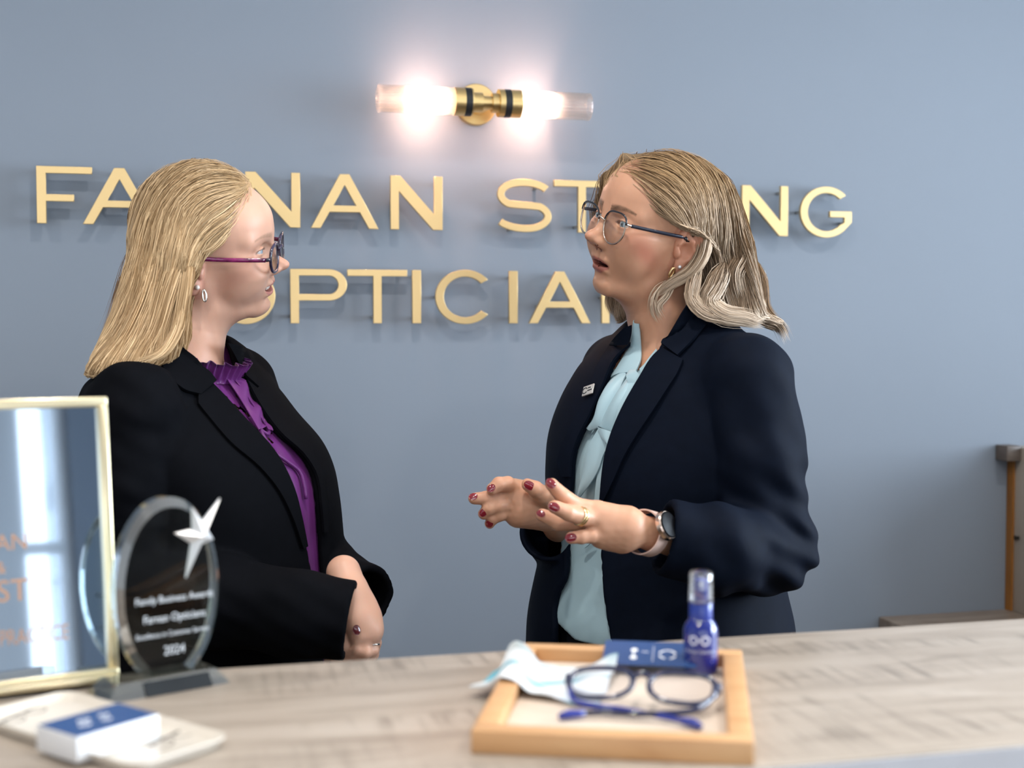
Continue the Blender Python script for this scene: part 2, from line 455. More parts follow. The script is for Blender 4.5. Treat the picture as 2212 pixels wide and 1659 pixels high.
def glyph(ch, w):
    h = CAPH; o = 0.0015
    if ch == 'F': return [[(0, 0), (SV, 0), (SV, .46 * h - SH / 2 - .001), (w * .67, .46 * h - SH / 2 - .001), (w * .67, .46 * h + SH / 2 - .001), (SV, .46 * h + SH / 2 - .001), (SV, h - SH), (w, h - SH), (w, h), (0, h)]]
    if ch == 'I': return [[(0, 0), (w, 0), (w, h), (0, h)]]
    if ch == 'T': return [[(w / 2 - SV / 2, 0), (w / 2 + SV / 2, 0), (w / 2 + SV / 2, h - SH), (w, h - SH), (w, h), (0, h), (0, h - SH), (w / 2 - SV / 2, h - SH)]]
    if ch == 'N':
        k = 0.021
        return [[(0, 0), (SV, 0), (SV, h - .030), (w - k + .002, 0), (w, 0), (w, h), (w - SV, h), (w - SV, .030), (k - .002, h), (0, h)]]
    if ch == 'A':
        s = 0.0185; ap = 0.009; z0, z1 = .30 * h, .30 * h + SH
        def xo(z): return (w / 2 - ap) * z / h            # outer left edge
        def xi(z): return s + (w / 2 - s) * z / (h - .021)  # inner left edge
        out = [(0, 0), (s, 0), (xi(z0), z0), (w - xi(z0), z0), (w - s, 0), (w, 0), (w / 2 + ap, h), (w / 2 - ap, h)]
        return [out, [(xi(z1), z1), (w / 2, h - .021), (w - xi(z1), z1)]]
    if ch == 'O':
        return [arc(w / 2, h / 2, w / 2, h / 2 + o, 0, 360, 56)[:-1], arc(w / 2, h / 2, w / 2 - SV, h / 2 + o - SH - .001, 0, 360, 56)[:-1]]
    if ch == 'C':
        return [arc(w / 2, h / 2, w / 2, h / 2 + o, 40, 320, 44) + arc(w / 2, h / 2, w / 2 - SV, h / 2 + o - SH - .001, 318, 42, 44)]
    if ch == 'G':
        rx, ry = w / 2, h / 2 + o
        out = arc(rx, h / 2, rx, ry, 42, 322, 44)
        ex = 2 * rx - .001
        out = out + [(ex, .30 * h), (ex, .52 * h), (.57 * w, .52 * h), (.57 * w, .52 * h - SH), (ex - SV, .52 * h - SH), (ex - SV, .29 * h)]
        return [out + arc(rx, h / 2, rx - SV, ry - SH - .001, 318, 44, 40)]
    if ch in 'PR':
        r = .29 * h; xr = w if ch == 'P' else w * .96
        b = .42 * h
        cy_ = (h + b) / 2; ry_ = (h - b) / 2; cx_ = xr - ry_ * 1.15; rx_ = ry_ * 1.15
        outer = [(0, 0), (SV, 0), (SV, b)] + ([(cx_ - .016, b), (w - .020, 0), (w, 0), (cx_ + .001, b)] if ch == 'R' else []) + (arc(cx_, cy_, rx_, ry_, -90, 90, 22) if ch == 'P' else arc(cx_, cy_, rx_, ry_, -80, 90, 22)) + [(0, h)]
        hole = [(SV, b + SH)] + arc(cx_, cy_, rx_ - SV, ry_ - SH, -90, 90, 22) + [(SV, h - SH)]
        return [outer, hole]
    if ch == 'S':
        c = []                                               # centre line, then offset by half the stroke
        rx, ry = w * .40, h * .235
        c += arc(w * .5, h - ry - SH / 2, w * .44, ry, 28, 90, 14)
        c += arc(w * .46, h - ry - SH / 2, w * .37, ry, 90, 250, 26)[1:]
        c += arc(w * .54, ry + SH / 2, w * .39, ry + .0008, 78, -90, 26)[1:] if True else []
        c += arc(w * .5, ry + SH / 2, w * .46, ry, -90, -152, 14)[1:]
        P = np.array(c); k = np.ones(7) / 7
        Q = P.copy()
        for d in (0, 1):
            e = np.pad(P[:, d], 3, mode='edge'); Q[:, d] = np.convolve(e, k, 'valid')
        Q[:4] = P[:4]; Q[-4:] = P[-4:]
        t = np.gradient(Q, axis=0); t /= np.linalg.norm(t, axis=1, keepdims=True)
        n_ = np.stack([-t[:, 1], t[:, 0]], 1); hw = (SH + .0015) / 2
        return [[tuple(p) for p in Q + n_ * hw] + [tuple(p) for p in (Q - n_ * hw)[::-1]]]

ORD = ['first', 'second', 'third', 'fourth', 'fifth', 'sixth', 'seventh', 'eighth', 'ninth']
ROWS = [(1.611, 'upper', [('F', 80, 200.5), ('A', 179, 339), ('R', 396, 489), ('N', 531, 649), ('A', 671.6, 818), ('N', 844, 956.4),
                          ('S', 1070, 1194), ('T', 1197, 1317), ('R', 1343, 1432), ('O', 1447, 1578), ('N', 1602.8, 1702), ('G', 1729, 1840.6)]),
        (1.4295, 'lower', [('O', 466, 595), ('P', 627.7, 750), ('T', 751, 880), ('I', 891, 910), ('C', 941, 1069), ('I', 1100, 1118.6), ('A', 1142.6, 1276), ('N', 1300, 1412), ('S', 1436, 1545)])]
PINM = mat('steel_pin', (0.55, 0.52, 0.47), 0.3, 1.0)
PINS = {'F': [(.08, .93), (.08, .06)], 'A': [(.5, .92), (.2, .33), (.8, .33)], 'R': [(.08, .9), (.08, .1)], 'N': [(.07, .5), (.93, .88)], 'S': [(.75, .85), (.3, .05)],
        'T': [(.45, .12), (.88, .94)], 'O': [(.06, .5), (.94, .5)], 'G': [(.07, .5), (.75, .9), (.92, .3)], 'P': [(.07, .88), (.07, .14)], 'I': [(.5, .88), (.5, .1)], 'C': [(.07, .5), (.75, .92)]}
for zb, row, letters in ROWS:
    words = {}
    for i, (ch, a, b) in enumerate(letters):
        xa = at_y(a, 500 if row == 'upper' else 690, YL)[0]; xb = at_y(b, 500 if row == 'upper' else 690, YL)[0]
        w = xb - xa
        if row == 'upper':
            place = '%s letter of the upper row\'s %s word' % (ORD[i % 6], 'left' if i < 6 else 'right')
        else:
            place = '%s letter of the lower row' % ORD[i]
        t = thing('sign_letter', 'gold metal letter %s on the blue wall, %s' % (ch, place), 'letter', (xa, YL + LDEP, zb), group='gold letters of the wall sign')
        f = flat_shape('letter_face', glyph(ch, w), LDEP, SIGN_GOLD, t, bevel=0.0006)
        f.rotation_euler = (PI / 2, 0, 0)
        for (u, v) in PINS[ch]:
            MB().lathe([(0.0032, 0.0), (0.0032, ry1 - YL - LDEP)], 10, 'y', (u * w, 0, v * CAPH)).build('mounting_pin', PINM, t, smooth='auto')

# ------------------------------------------------------------------ brass double wall lamp
AX = 2.53
def lx(px): return at_y(px, 222, AX)[0]
pc = at_y(1051, 222, AX); zc = pc[2]
lamp = thing('wall_lamp', 'brass double wall lamp with two glowing ribbed glass tubes above the sign', 'lamp', (pc[0], ry1, zc))
def L(px): return lx(px) - pc[0]
oy = AX - ry1
bp_x = at_y(1029, 226, ry1 - .012)[0] - pc[0]; bp_z = at_y(1029, 226, ry1 - .012)[2] - zc
MB().lathe([(0.0405, 0), (0.0405, -0.014), (0.039, -0.016), (0.0, -0.016)], 48, 'y', (bp_x, 0, bp_z)).build('backplate', BRASS, lamp, smooth='auto')
MB().lathe([(0.013, -0.014), (0.013, oy)], 24, 'y', (bp_x * 0.3, 0, 0)).build('arm', BRASS, lamp, smooth='auto')
MB().lathe([(0.0125, L(1036)), (0.0125, L(1066))], 24, 'x', (0, oy, 0)).build('neck', BRASS, lamp, smooth='auto')
TUBEG = clear_mat('ribbed_glass', (1.0, 0.985, 0.97), 0.16, 0.06, 0.25)
_n = TUBEG.node_tree; _o = _n.nodes['Material Output']; _src = _o.inputs[0].links[0].from_socket
_tr = _n.nodes.new('ShaderNodeBsdfTranslucent'); _tr.inputs[0].default_value = (.95, .92, .88, 1)
_mx = _n.nodes.new('ShaderNodeMixShader'); _mx.inputs[0].default_value = .16
_n.links.new(_src, _mx.inputs[1]); _n.links.new(_tr.outputs[0], _mx.inputs[2]); _n.links.new(_mx.outputs[0], _o.inputs[0])
BULB = mat('bulb_glow', (1, 0.9, 0.75), 0.4, emit=(1.0, 0.60, 0.44), estr=135)
for s, (t0, t1, c0, c1, b0, b1, k0, k1, bc) in enumerate([(815, 986, 980, 1019, 1002, 1016, 1019, 1041, 915), (1274, 1118, 1076, 1123, 1087, 1101, 1062, 1080, 1166)]):
    MB().lathe([(0.0185, L(k0)), (0.0185, L(k1))], 32, 'x', (0, oy, 0)).build('knuckle', BRASS, lamp, smooth='auto')
    cup = MB().lathe([(0.0265, L(c0)), (0.0265, L(c1))], 40, 'x', (0, oy, 0)).build('socket_cup', BRASS, lamp, smooth='auto')
    MB().lathe([(0.0268, L(b0)), (0.0268, L(b1))], 40, 'x', (0, oy, 0), cap=False).build('band', BLACK, cup, smooth='auto')
    g = MB(); ro, ri = 0.0255, 0.0225
    e0, e1 = L(t1), L(t0)
    g.lathe([(ri, e0), (ro, e0), (ro, e1 - (e1 - e0) * .06), (ro * 1.03, e1 - (e1 - e0) * .01), (ri, e1), (ri, e0)], 96, 'x', (0, oy, 0), ribs=24, ribamp=0.022, cap=False)
    g.build('glass_tube', TUBEG, lamp, smooth=True)
    bx = L(bc)
    MB().sphere((bx, oy, 0), (0.029, 0.0165, 0.0165), 20, 14).build('bulb', BULB, lamp, smooth=True)
    sg = -1 if s == 0 else 1
    MB().lathe([(0.008, bx - sg * 0.022), (0.008, L(c0 if s == 0 else c1))], 20, 'x', (0, oy, 0)).build('lamp_holder', BRASS, lamp, smooth='auto')

# ------------------------------------------------------------------ side cupboard and low desk by the wall
DESKW = wood_mat('weathered_oak', (0.17, 0.13, 0.10), (0.24, 0.19, 0.15), (0.31, 0.25, 0.20), (1.2, 9, 1))
ORANGE = wood_mat('orange_wood', (0.22, 0.085, 0.012), (0.30, 0.12, 0.02), (0.36, 0.15, 0.03), (6, 6, 1))
BEIGE = mat('beige_laminate', (0.42, 0.37, 0.31), 0.5, noise=0.03)
pl_ = at_y(1898, 1330, ry1)
zdesk = at_y(2000, 1328, ry1 - 0.01)[2]
dx0 = pl_[0]
desk = thing('low_desk', 'low wood-topped desk against the blue wall at far right', 'desk', (dx0, ry1, 0))
fr_y = -0.42
MB().box(0, rx1 - dx0 - 0.02, fr_y, -0.001, zdesk - 0.03, zdesk).build('desk_top', DESKW, desk, bevel=0.002)
for x in (0.02, rx1 - dx0 - 0.06):
    MB().box(x, x + 0.03, fr_y + 0.02, -0.002, 0, zdesk - 0.0305).build('side_panel', DESKW, desk)
MB().box(0.0505, rx1 - dx0 - 0.0605, -0.03, -0.012, 0.1, zdesk - 0.0305).build('back_panel', BEIGE, desk)
cx0 = at_y(2172, 1150, ry1)[0]; ztop = at_y(2172, 963, ry1 - .03)[2]
cup = thing('wall_cupboard', 'beige fronted cupboard with dark top board on the low desk', 'cupboard', (cx0, ry1, zdesk + 0.0005))
hc = ztop - zdesk
MB().box(0.0, 0.005, -0.024, -0.002, 0, hc - 0.034).build('back_post', ORANGE, cup)
MB().box(-0.030, 0.005, -0.045, -0.002, hc - 0.0335, hc).build('top_ledge', wood_mat('dark_oak', (.08, .06, .05), (.12, .095, .08), (.15, .12, .10), (2, 9, 9)), cup, bevel=0.001)
MB().box(0.0055, 0.90, -0.400, -0.002, 0.0, hc - 0.004).build('carcass', BEIGE, cup, bevel=0.001)
for x_a, x_b in ((0.022, 0.456), (0.462, 0.896)):
    dr = MB().box(x_a, x_b, -0.420, -0.4005, 0.006, hc - 0.010).build('door', BEIGE, cup, bevel=0.001)
    MB().lathe([(0.006, 0), (0.006, -0.012), (0.009, -0.014), (0.009, -0.02), (0, -0.021)], 16, 'y', (x_b - .03 if x_a < .1 else x_a + .03, -0.42, hc * .5)).build('knob', mat('dark_metal', (.08, .07, .06), .4, 1), dr, smooth='auto')
zk = at_y(2206, 1162, ry1 - .04)[2] - zdesk
MB().lathe([(0.004, 0.0055), (0.004, -.002), (0.006, -.003), (0, -.004)], 12, 'x', (0, -0.040, zk)).build('side_hook', mat('dark_metal', (.08, .07, .06), .4, 1), cup, smooth='auto')
# ------------------------------------------------------------------ implicit surfaces (for bodies, hair and cloth)
def vec(*a): return np.array(a, np.float64)

def smin(a, b, k):
    h = np.clip(0.5 + 0.5 * (b - a) / k, 0, 1)
    return b + (a - b) * h - k * h * (1 - h)

def smax(a, b, k): return -smin(-a, -b, k)

def sd_ell(p, c, r):
    x = (p[:, 0] - float(c[0])) * (1.0 / float(r[0])); y = (p[:, 1] - float(c[1])) * (1.0 / float(r[1])); z = (p[:, 2] - float(c[2])) * (1.0 / float(r[2]))
    x2 = x * x; y2 = y * y; z2 = z * z
    k0 = np.sqrt(x2 + y2 + z2)
    k1 = np.sqrt(x2 * float(r[0])**-2 + y2 * float(r[1])**-2 + z2 * float(r[2])**-2) + 1e-9
    return k0 * (k0 - 1.0) / k1

def sd_sph(p, c, r):
    return np.sqrt((p[:, 0] - float(c[0])) ** 2 + (p[:, 1] - float(c[1])) ** 2 + (p[:, 2] - float(c[2])) ** 2) - r

def sd_cone(p, a, b, r1, r2):
    """capsule whose radius goes from r1 at a to r2 at b"""
    ax, ay, az = (float(t) for t in a); bx, by, bz = float(b[0]) - ax, float(b[1]) - ay, float(b[2]) - az
    x = p[:, 0] - ax; y = p[:, 1] - ay; z = p[:, 2] - az
    h = np.clip((x * bx + y * by + z * bz) * (1.0 / (bx * bx + by * by + bz * bz + 1e-12)), 0, 1)
    x = x - h * bx; y = y - h * by; z = z - h * bz
    return np.sqrt(x * x + y * y + z * z) - (float(r1) + float(r2 - r1) * h)

def sd_chain(p, pts, rs, k=0.004):
    d = None
    for i in range(len(pts) - 1):
        e = sd_cone(p, pts[i], pts[i + 1], rs[i], rs[i + 1])
        d = e if d is None else (smin(d, e, k) if k > 0 else np.minimum(d, e))
    return d

def sd_box(p, c, h, r=0.0):
    q = np.abs(p - np.asarray(c)) - (np.asarray(h) - r)
    return np.sqrt((np.maximum(q, 0) ** 2).sum(-1)) + np.minimum(q.max(-1), 0) - r

def hermite(xs, ys):
    """smooth monotone-ish interpolant (Catmull-Rom on uneven knots)"""
    xs = np.asarray(xs, float); ys = np.asarray(ys, float)
    m = np.gradient(ys, xs, axis=0)
    def f(x):
        x = np.clip(x, xs[0], xs[-1]); i = np.clip(np.searchsorted(xs, x) - 1, 0, len(xs) - 2)
        h = xs[i + 1] - xs[i]; t = (x - xs[i]) / h
        if ys.ndim > 1: t = t[..., None]; h = h[..., None]
        return ((2 * t**3 - 3 * t**2 + 1) * ys[i] + (t**3 - 2 * t**2 + t) * h * m[i] + (-2 * t**3 + 3 * t**2) * ys[i + 1] + (t**3 - t**2) * h * m[i + 1])
    return f

def sd_loft(p, zs, cx, cy, rx, ry, rot, n=2.3):
    """stack of super-ellipse sections along z; rot is the section's turn about z"""
    z = p[:, 2]
    C = hermite(zs, np.stack([cx, cy, rx, ry], 1))(z)
    c, s = math.cos(rot), math.sin(rot)
    dx, dy = p[:, 0] - C[:, 0], p[:, 1] - C[:, 1]
    u = np.abs(c * dx + s * dy) / C[:, 2]; v = np.abs(-s * dx + c * dy) / C[:, 3]
    g = (u**n + v**n + 1e-12) ** (1.0 / n)
    d = (g - 1) * np.minimum(C[:, 2], C[:, 3])
    zc = np.maximum(zs[0] - z, z - zs[-1])
    return smax(d, zc, 0.015)

def vnoise(p, freq, seed=0):
    """cheap smooth pseudo-noise in -1..1"""
    r = np.random.RandomState(seed); d = np.zeros(len(p))
    for i in range(5):
        k = r.normal(size=3) * freq; d += np.sin(p @ k + r.uniform(0, 6.28))
    return d / 3.0

def grad(f, p, e=0.0008):
    k = np.array([[1, -1, -1], [-1, -1, 1], [-1, 1, -1], [1, 1, 1]], float)
    g = sum(kk * f(p + kk * e)[:, None] for kk in k)
    return g / (4 * e)

def unit(v): return v / (np.linalg.norm(v, axis=-1, keepdims=True) + 1e-12)

from concurrent.futures import ThreadPoolExecutor
import time
TIMES = []
POOL = ThreadPoolExecutor(4)

def feval(f, P):
    """evaluate f over many points in cache-sized chunks"""
    n = len(P); B = 12000
    if n <= B: return np.asarray(f(np.asfortranarray(P, np.float32)))
    return np.concatenate(list(POOL.map(lambda i: np.asarray(f(np.asfortranarray(P[i:i + B], np.float32))), range(0, n, B))))

def polygonize(f, lo, hi, h, levels=4, slack=1.2, newton=1):
    """sparse surface nets of f=0; returns verts, quads"""
    lo = np.asarray(lo, float); H = h * 2**levels
    n = np.ceil((np.asarray(hi, float) - lo) / H).astype(int)
    I = np.stack(np.meshgrid(*[np.arange(k) for k in n], indexing='ij'), -1).reshape(-1, 3)
    off = np.array([[i, j, k] for i in (0, 1) for j in (0, 1) for k in (0, 1)])
    for L in range(levels + 1):
        s = h * 2 ** (levels - L)
        d = feval(f, lo + (I + 0.5) * s)
        I = I[np.abs(d) < s * 0.87 * slack]
        if L < levels: I = (I[:, None, :] * 2 + off[None]).reshape(-1, 3)
    if len(I) == 0: raise RuntimeError('empty surface')
    M = (I.max(0) + 3).astype(np.int64)
    key = lambda a: (a[..., 0].astype(np.int64) * M[1] + a[..., 1]) * M[2] + a[..., 2]
    ck = key(I[:, None, :] + off[None])                       # (cells, 8)
    uk, inv = np.unique(ck.ravel(), return_inverse=True); inv = inv.reshape(ck.shape)
    cz = uk % M[2]; cy = (uk // M[2]) % M[1]; cx = uk // (M[1] * M[2])
    val = feval(f, lo + np.stack([cx, cy, cz], 1) * h)
    cv = val[inv]; ins = cv < 0
    act = ins.any(1) & ~ins.all(1)
    I = I[act]; cv = cv[act]; ins = ins[act]
    E = [(0, 4), (1, 5), (2, 6), (3, 7), (0, 2), (1, 3), (4, 6), (5, 7), (0, 1), (2, 3), (4, 5), (6, 7)]
    acc = np.zeros((len(I), 3)); cnt = np.zeros(len(I))
    for a, b in E:
        x = ins[:, a] != ins[:, b]
        t = np.where(x, cv[:, a] / (cv[:, a] - cv[:, b] + 1e-20), 0)
        q = off[a] + t[:, None] * (off[b] - off[a])
        acc += np.where(x[:, None], q, 0); cnt += x
    V = lo + (I + acc / cnt[:, None]) * h
    for _ in range(newton):
        g = grad(lambda w: feval(f, w), V, h * 0.4); d = feval(f, V)
        step = d[:, None] * g / ((g * g).sum(1, keepdims=True) + 1e-6)
        ln = np.linalg.norm(step, axis=1, keepdims=True)
        V = V - step * np.minimum(1, 0.6 * h / (ln + 1e-12))
    kI = key(I); order = np.argsort(kI); ks = kI[order]
    Q = []
    for ax in range(3):
        b_, c_ = (ax + 1) % 3, (ax + 2) % 3
        a0 = 0; a1 = [4, 2, 1][ax]
        m = ins[:, a0] != ins[:, a1]
        base = I[m]; flip = ins[m][:, a0]
        ids = []
        ok = np.ones(len(base), bool)
        for db, dc in ((0, 0), (-1, 0), (-1, -1), (0, -1)):
            w = base.copy(); w[:, b_] += db; w[:, c_] += dc
            k = key(w); pz = np.searchsorted(ks, k); pz = np.clip(pz, 0, len(ks) - 1)
            ok &= (ks[pz] == k) & (w.min(1) >= 0); ids.append(order[pz])
        q = np.stack(ids, 1)[ok]; fl = flip[ok]
        q[~fl] = q[~fl][:, ::-1]
        Q.append(q)
    return V, np.concatenate(Q)

def sdf_object(name, f, lo, hi, h, material, parent=None, levels=4, color=None, slack=1.2):
    _t = time.time(); V, Q = polygonize(f, lo, hi, h, levels, slack); TIMES.append((name, round(time.time() - _t, 2), len(Q)))
    me = fast_mesh(name, V, Q)
    if color is not None: set_color(me, 'Col', color(V))
    if material is not None: me.materials.append(material)
    o = bpy.data.objects.new(name, me)
    return link(o, parent)

def project(f, P, D, it=40, start=None):
    """march points P along directions D onto f=0"""
    P = np.array(P, float); D = np.broadcast_to(np.asarray(D, float), P.shape)
    t = np.zeros(len(P))
    for _ in range(it):
        d = feval(f, P + D * t[:, None]); t += d * 0.8
    return P + D * t[:, None]
# ------------------------------------------------------------------ the human head, in its own frame
# x forward, y to the head's left, z up, origin between the ear canals, metres
def head_sdf(q, P):
    """P: dict of shape settings"""
    x, y, z = q[:, 0], q[:, 1], q[:, 2]
    a = np.stack([x, np.abs(y), z], 1)
    d = sd_ell(a, (-.004, 0, .046), (.096, .0735, .082))                                    # skull
    d = smin(d, sd_ell(a, (.034, 0, .050), (.060, .062, .056)), .02)                           # forehead
    d = smin(d, sd_ell(a, (.033, 0, -.012), (.058, .0585, .070)), .02)                         # mid face
    d = smin(d, sd_ell(a, (.028, 0, -.052), (.052, .050, .046)), .02)                          # lower face
    d = smin(d, sd_cone(a, (-.004, .050, -.030), (.010, .042, -.064), .015, .015), .018)       # jaw angle
    d = smin(d, sd_cone(a, (.010, .042, -.064), (.066, .011, -.088), .015, .015), .016)        # jaw line
    d = smin(d, sd_ell(a, (.072, 0, -.087), (.0185, .0185, .0170)), .013)                        # chin
    d = smin(d, sd_ell(a, (.036, 0, -.084), (.044, .036, .017)), .014)                         # under the chin
    d = smin(d, sd_ell(a, (.055, .043, -.004), (.026, .020, .018)), .018)                      # cheek bone
    d = smin(d, sd_ell(a, (.054, .034, -.034), (.034, .026, .030)), .018)                      # cheek
    d = smin(d, sd_ell(a, (.066, 0, -.052), (.027, .032, .028)), .016)                         # muzzle
    d = smin(d, sd_cone(a, (.080, .010, .030), (.067, .045, .030), .0115, .008), .014)         # brow
    d = smax(d, -sd_ell(a, (.1025, .0335, .0135), (.0200, .0185, .0125)), .012)                 # eye hollow
    d = smin(d, sd_ell(a, (-.012, 0, -.010), (.056, .0680, .056)), .02)                          # side of the head, below the temple
    # nose
    nb = sd_cone(q, (.083, 0, .024), (.0985, 0, -.012), .0068, .0072)
    d = smin(d, nb, .012)
    d = smin(d, sd_ell(q, (.1035, 0, -.0185), (.0125, .0100, .0092)), .009)
    d = smin(d, sd_ell(a, (.0925, .0115, -.0235), (.0125, .0062, .0078)), .006)
    d = smax(d, -sd_ell(a, (.0985, .0060, -.0325), (.0065, .0030, .0045)), .003)
    d = smin(d, sd_ell(q, (.0945, 0, -.0285), (.010, .0030, .0045)), .004)                     # columella
    # lids
    lid = sd_sph(a, (.0735, .0315, .0140), .0137)
    d = smin(d, lid, .004)
    op = P.get('eye', .0042)
    slit = sd_ell(a, (.0855, .0320, .0128), (.012, .0125, op))
    d = smax(d, -slit, .0012)
    # fold of the upper lid
    fold = sd_ell(a, (.0965, .0325, .0205), (.012, .0145, .0010)); d = smax(d, -fold, .003)
    # mouth
    mz, op = -.0560, P.get('mouth', .0016)
    cv = P.get('smile', 0.0)
    zz = z - cv * (np.abs(y) / .024) ** 2 * .008
    m = np.stack([x - P.get('mx', 0), np.abs(y), zz], 1)
    ul = sd_ell(m, (.0855, 0, mz + .0062 + op * .5), (.0118, .0245, .0062))
    ll = sd_ell(m, (.0835, 0, mz - .0068 - op * .6), (.0118, .0215, .0070))
    d = smin(d, ul, .006); d = smin(d, ll, .006)
    mo = sd_ell(m, (.093, 0, mz), (.019, P.get('mw', .0235), op))
    d = smax(d, -mo, .0022)
    d = smax(d, -sd_ell(q, (.096, 0, -.0425), (.0035, .0026, .0075)), .005)                    # philtrum
    d = smax(d, -sd_ell(a, (.0935, 0, -.0755), (.008, .018, .0042)), .010)                     # dip under the lip
    if cv > 0:
        d = smin(d, sd_ell(a, (.063, .034, -.026), (.024, .018, .020)), .014)
    return d

def warp(q, P):
    """person's own proportions: canonical head coordinates of a point q"""
    x, y, z = q[:, 0], q[:, 1], q[:, 2]
    k = P.get('comp', 1.0); zc = np.where(z < -.022, -.022 + (z + .022) * (1 + (k - 1) * np.clip((x - .0) / .05, 0, 1)), z)
    if 'wx' in P: x = x - hermite(*P['wx'])(zc) * np.clip((x - .015) / .05, 0, 1)
    if 'slim' in P: y = y * (1 + P['slim'] * np.clip((.005 - z) / .055, 0, 1))
    return np.stack([x, y, zc], 1).astype(q.dtype)

def unwarp(v, P):
    x, y, z = v
    if 'wx' in P: x = x + float(hermite(*P['wx'])(np.array([z]))[0])
    if z < -.022: z = -.022 + (z + .022) / P.get('comp', 1.0)
    return (x, y, z)

def ear_sdf(q, side):
    """side +1 left / -1 right"""
    a = np.stack([q[:, 0], q[:, 1] * side, q[:, 2]], 1)
    t = math.radians(13); c, s = math.cos(t), math.sin(t)
    # local: u back, w up, v outwards
    o = np.array([.007, .0700, .000]); r = (a - o.astype(a.dtype)) / 1.08
    u = -(r[:, 0] * c + r[:, 2] * -s * -1 * 0) * 1.0
    u = -(c * r[:, 0]) + s * r[:, 2]; w = c * r[:, 2] + s * r[:, 0]; v = r[:, 1] - .30 * np.maximum(u, 0)
    p = np.stack([u, v, w], 1)
    d = sd_ell(p, (.013, .001, .006), (.0165, .0045, .0285))                                  # plate
    hx = [(.001, .003, .010), (.003, .005, .024), (.010, .006, .0325), (.019, .006, .0325), (.0265, .006, .024), (.0285, .005, .011), (.0255, .004, -.003), (.018, .003, -.015)]
    d = smin(d, sd_chain(p, hx, [.0028, .0034, .0036, .0036, .0036, .0034, .0032, .003], .003), .003)
    ah = [(.010, .003, .022), (.0175, .005, .014), (.020, .005, .003), (.0165, .004, -.010), (.009, .004, -.0135)]
    d = smin(d, sd_chain(p, ah, [.0026, .0032, .0034, .0032, .003], .003), .003)
    d = smin(d, sd_ell(p, (.0075, .002, -.022), (.0085, .0048, .0105)), .005)                 # lobe
    d = smax(d, -sd_ell(p, (.0085, .0075, .001), (.0085, .0085, .0105)), .003)                # concha
    d = smin(d, sd_ell(p, (.0005, .003, -.003), (.0035, .0045, .0065)), .003)                 # tragus
    d = smax(d, -sd_cone(p, (.022, .0085, .020), (.0245, .008, .004), .0026, .002), .002)     # scapha
    return d * 1.08

def eye_parts(head_M, parent, gaze, iris, P):
    """two eyeballs with sclera, iris and pupil; gaze: direction in head frame"""
    g = unit(np.array(gaze, float))
    for s in (1, -1):
        c = np.array(unwarp((.0735, .0315 * s, .0137), P))
        MBx = MB().sphere((0, 0, 0), .0124, 32, 24)
        V = np.array(MBx.v); ang = np.arccos(np.clip(unit(V) @ g, -1, 1))
        o = MBx.build('eye', mat('eyeball', (.8, .8, .8), .12, attr='Col', coat=.6), parent, smooth=True)
        colr = np.tile(np.array([.58, .55, .53]), (len(V), 1))
        colr[ang < .50] = iris; colr[ang < .22] = (.01, .01, .01)
        set_color(o.data, 'Col', colr)
        o.data.transform(Matrix.Translation(c)); o.data.transform(head_M)

def head_frame(f, l):
    f = unit(np.array(f, float)); l = np.array(l, float); l = unit(l - f * l.dot(f)); u = np.cross(f, l)
    return np.stack([f, l, u], 1)        # columns: head axes in person space

